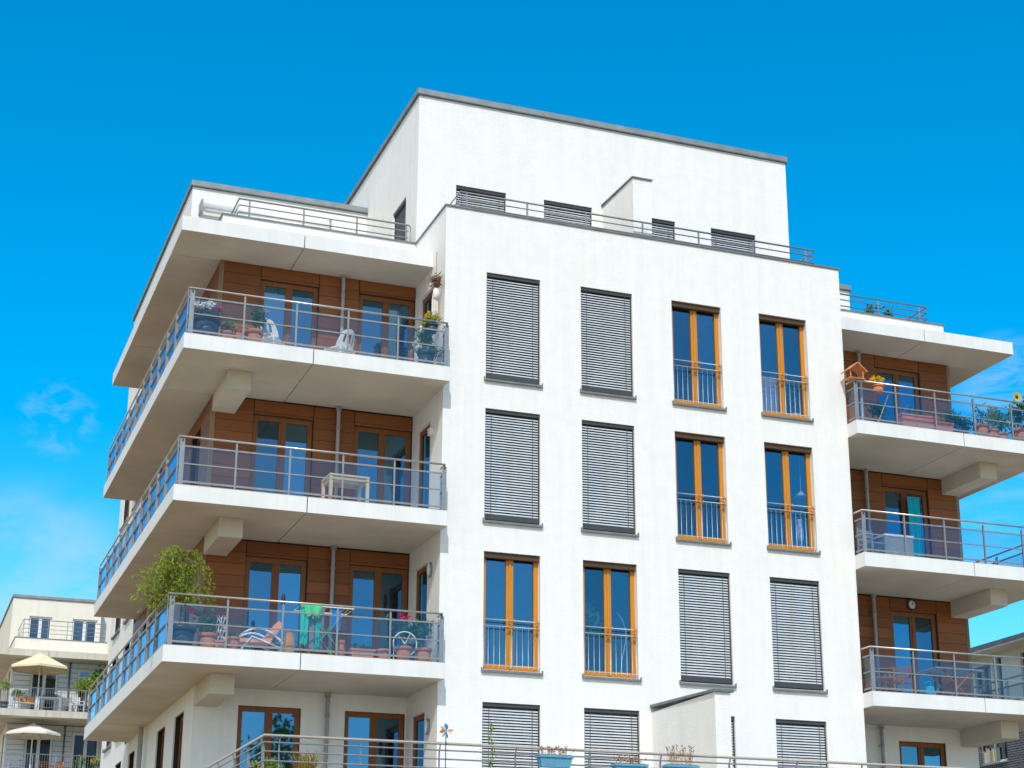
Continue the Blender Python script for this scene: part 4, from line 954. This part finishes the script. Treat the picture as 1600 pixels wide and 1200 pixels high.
for x in (-.48,.48):
    for y in (-.26,.26): b = MB(); b.box(x-.03, x+.03, y-.03, y+.03, 0, .66); b.build('leg', M['whiteframe'], t)
potted('flat tray of herbs on the white table of the cream house', (-2.6,51.0,ZF[0]+.71), None, (.3,.1,.06,120,.1,'leaf_dark',.05), trough=(.6,.2,.1,'darkpot'), name='herb_tray', cat='planter', seed=57)
gwc = 'chairs on the cream house balconies'
frame_chair('white slatted chair by the bushes on the upper cream house balcony', (-1.32,50.95,ZF[0]), R(25), 'whiteframe', gwc)
frame_chair('white slatted chair beside the drainpipe on the upper cream house balcony', (-1.78,51.3,ZF[0]), R(-20), 'whiteframe', gwc)
frame_chair('dark teak chair in the middle of the lower cream house balcony', (-2.55,51.0,ZF[1]), R(10), 'brownwood', gwc)
frame_chair('red brown chair near the pipe on the lower cream house balcony', (-2.0,51.2,ZF[1]), R(-30), 'terra', gwc)
frame_chair('grey chair at the outer end of the lower cream house balcony', (-3.85,50.9,ZF[1]), R(0), 'grey_cl', gwc)

# ------------------------------------------------------------------ ground
def tagk(o): o['kind'] = 'structure'; return o
b = MB(); b.face([(-900,-900,0), (900,-900,0), (900,1500,0), (-900,1500,0)])
tagk(b.build('ground', noisy('dry_lawn', (.20,.145,.075), (.27,.20,.105), .15, .95)))
b = MB(); b.face([(-60,-26,.004), (80,-26,.004), (80,-8,.004), (-60,-8,.004)]); tagk(b.build('pavement', noisy('sandy_paving', (.29,.215,.125), (.36,.27,.16), .8, .9)))
b = MB(); b.face([(-60,-42,.004), (80,-42,.004), (80,-26.2,.004), (-60,-26.2,.004)]); tagk(b.build('road', noisy('asphalt', (.075,.073,.07), (.11,.105,.10), 2, .9)))
b = MB(); b.box(-60, 80, -26.2, -26, 0, .12); tagk(b.build('kerb', M['slab_old']))

# ------------------------------------------------------------------ light and sky
SUN = Vector((-.41,-1,1.11)).normalized()
el = math.asin(SUN.z); az = math.atan2(SUN.x, SUN.y)
lamp = bpy.data.lights.new('sun', 'SUN'); lamp.energy = 2.5; lamp.angle = R(.5); lamp.color = (1, .965, .90)
so = bpy.data.objects.new('sun', lamp); COL.objects.link(so); so.rotation_euler = SUN.to_track_quat('Z', 'Y').to_euler(); so.location = (-30,-60,80)
w = bpy.data.worlds.new('World'); sc.world = w; w.use_nodes = True; t = w.node_tree; t.nodes.clear(); L = t.links.new
out = t.nodes.new('ShaderNodeOutputWorld'); bg = N(t, 'ShaderNodeBackground', Strength=.13)
sky = t.nodes.new('ShaderNodeTexSky'); sky.sky_type = 'NISHITA'; sky.sun_disc = False; sky.sun_elevation = el; sky.sun_rotation = az % (2*PI)
sky.air_density = 1.0; sky.dust_density = .05; sky.ozone_density = 2.5; sky.altitude = 100
hs = N(t, 'ShaderNodeHueSaturation', Saturation=1.55, Value=1.45, Hue=.487)
L(sky.outputs[0], hs.inputs['Color'])
tc = N(t, 'ShaderNodeTexCoord')
def wisp(col_in, d, ang, soft, scale, stretch, lo, hi, amount, c):
    """cirrus patch: stretched noise inside a cone round direction d"""
    nv = N(t, 'ShaderNodeVectorMath', _operation='NORMALIZE'); L(tc.outputs['Generated'], nv.inputs[0])
    dp = N(t, 'ShaderNodeVectorMath', _operation='DOT_PRODUCT'); L(nv.outputs[0], dp.inputs[0]); dp.inputs[1].default_value = Vector(d).normalized()
    mr = N(t, 'ShaderNodeMapRange'); mr.inputs['From Min'].default_value = math.cos(R(ang)); mr.inputs['From Max'].default_value = math.cos(R(ang*soft)); mr.interpolation_type = 'SMOOTHSTEP'; L(dp.outputs['Value'], mr.inputs[0])
    mp = N(t, 'ShaderNodeMapping'); mp.inputs['Scale'].default_value = stretch; L(nv.outputs[0], mp.inputs[0])
    nz = N(t, 'ShaderNodeTexNoise', Scale=scale, Detail=7, Roughness=.62, Distortion=.6); L(mp.outputs[0], nz.inputs['Vector'])
    m2 = N(t, 'ShaderNodeMapRange'); m2.inputs['From Min'].default_value = lo; m2.inputs['From Max'].default_value = hi; m2.interpolation_type = 'SMOOTHSTEP'; L(nz.outputs['Fac'], m2.inputs[0])
    mu = N(t, 'ShaderNodeMath', _operation='MULTIPLY'); L(mr.outputs[0], mu.inputs[0]); L(m2.outputs[0], mu.inputs[1])
    m3 = N(t, 'ShaderNodeMath', _operation='MULTIPLY'); L(mu.outputs[0], m3.inputs[0]); m3.inputs[1].default_value = amount
    mx = t.nodes.new('ShaderNodeMixRGB'); L(m3.outputs[0], mx.inputs[0]); L(col_in, mx.inputs[1]); mx.inputs[2].default_value = (*c, 1); return mx.outputs[0]

# ------------------------------------------------------------------ camera (solved from the picture's vanishing points)
yaw, pitch = .3756, .3092
cy, sy, cp, sp = math.cos(yaw), math.sin(yaw), math.cos(pitch), math.sin(pitch)
fw = Vector((sy*cp, cy*cp, sp)); rt = Vector((cy, -sy, 0)); up = rt.cross(fw)
ro_ = -.0022; rt2 = rt*math.cos(ro_)+up*math.sin(ro_); up2 = -rt*math.sin(ro_)+up*math.cos(ro_)
def pixdir(u, v): return fw*2659.6+rt2*(u-859.94)-up2*(v-678.27)
c = hs.outputs[0]
CL = (4.2,5.3,6.3)
c = wisp(c, pixdir(90,655), 1.5, .2, 60, (1,1,1.6), .44, .72, .2, CL)
c = wisp(c, pixdir(40,925), 4.2, .1, 9, (1,1,2.5), .30, .64, .42, CL)
c = wisp(c, pixdir(1575,612), 2.2, .2, 22, (1,1,4), .42, .66, .28, CL)
c = wisp(c, pixdir(1575,800), 2.8, .2, 14, (1,1,3), .40, .66, .2, CL)
c = wisp(c, (.35,-.88,.30), 30, .3, 3.0, (1,1,2.2), .45, .8, .45, CL)
c = wisp(c, (-.52,-.42,.78), 76, .45, 2.2, (1,1,1), .18, .50, .80, (8.2,7.6,6.7))   # unseen bright veil on the sun's side, added to lift and neutralise ambient light
L(c, bg.inputs[0]); L(bg.outputs[0], out.inputs[0])
cam = bpy.data.cameras.new('camera'); cam.sensor_width = 36; cam.lens = 2659.6/1600*36; cam.shift_x = -59.94/1600; cam.shift_y = 78.27/1600; cam.clip_end = 4000; cam.clip_start = .1
co = bpy.data.objects.new('camera', cam); COL.objects.link(co)
mt = Matrix((rt2, up2, -fw)).transposed().to_4x4(); mt.translation = (-9.9385,-31.1283,1.46); co.matrix_world = mt
sc.camera = co
vs = sc.view_settings; vs.view_transform = 'Standard'; vs.look = 'None'; vs.exposure = .17; vs.gamma = 1; vs.use_curve_mapping = False
sc.cycles.max_bounces = 8; sc.cycles.transparent_max_bounces = 16; sc.cycles.diffuse_bounces = 4; sc.cycles.use_denoising = True
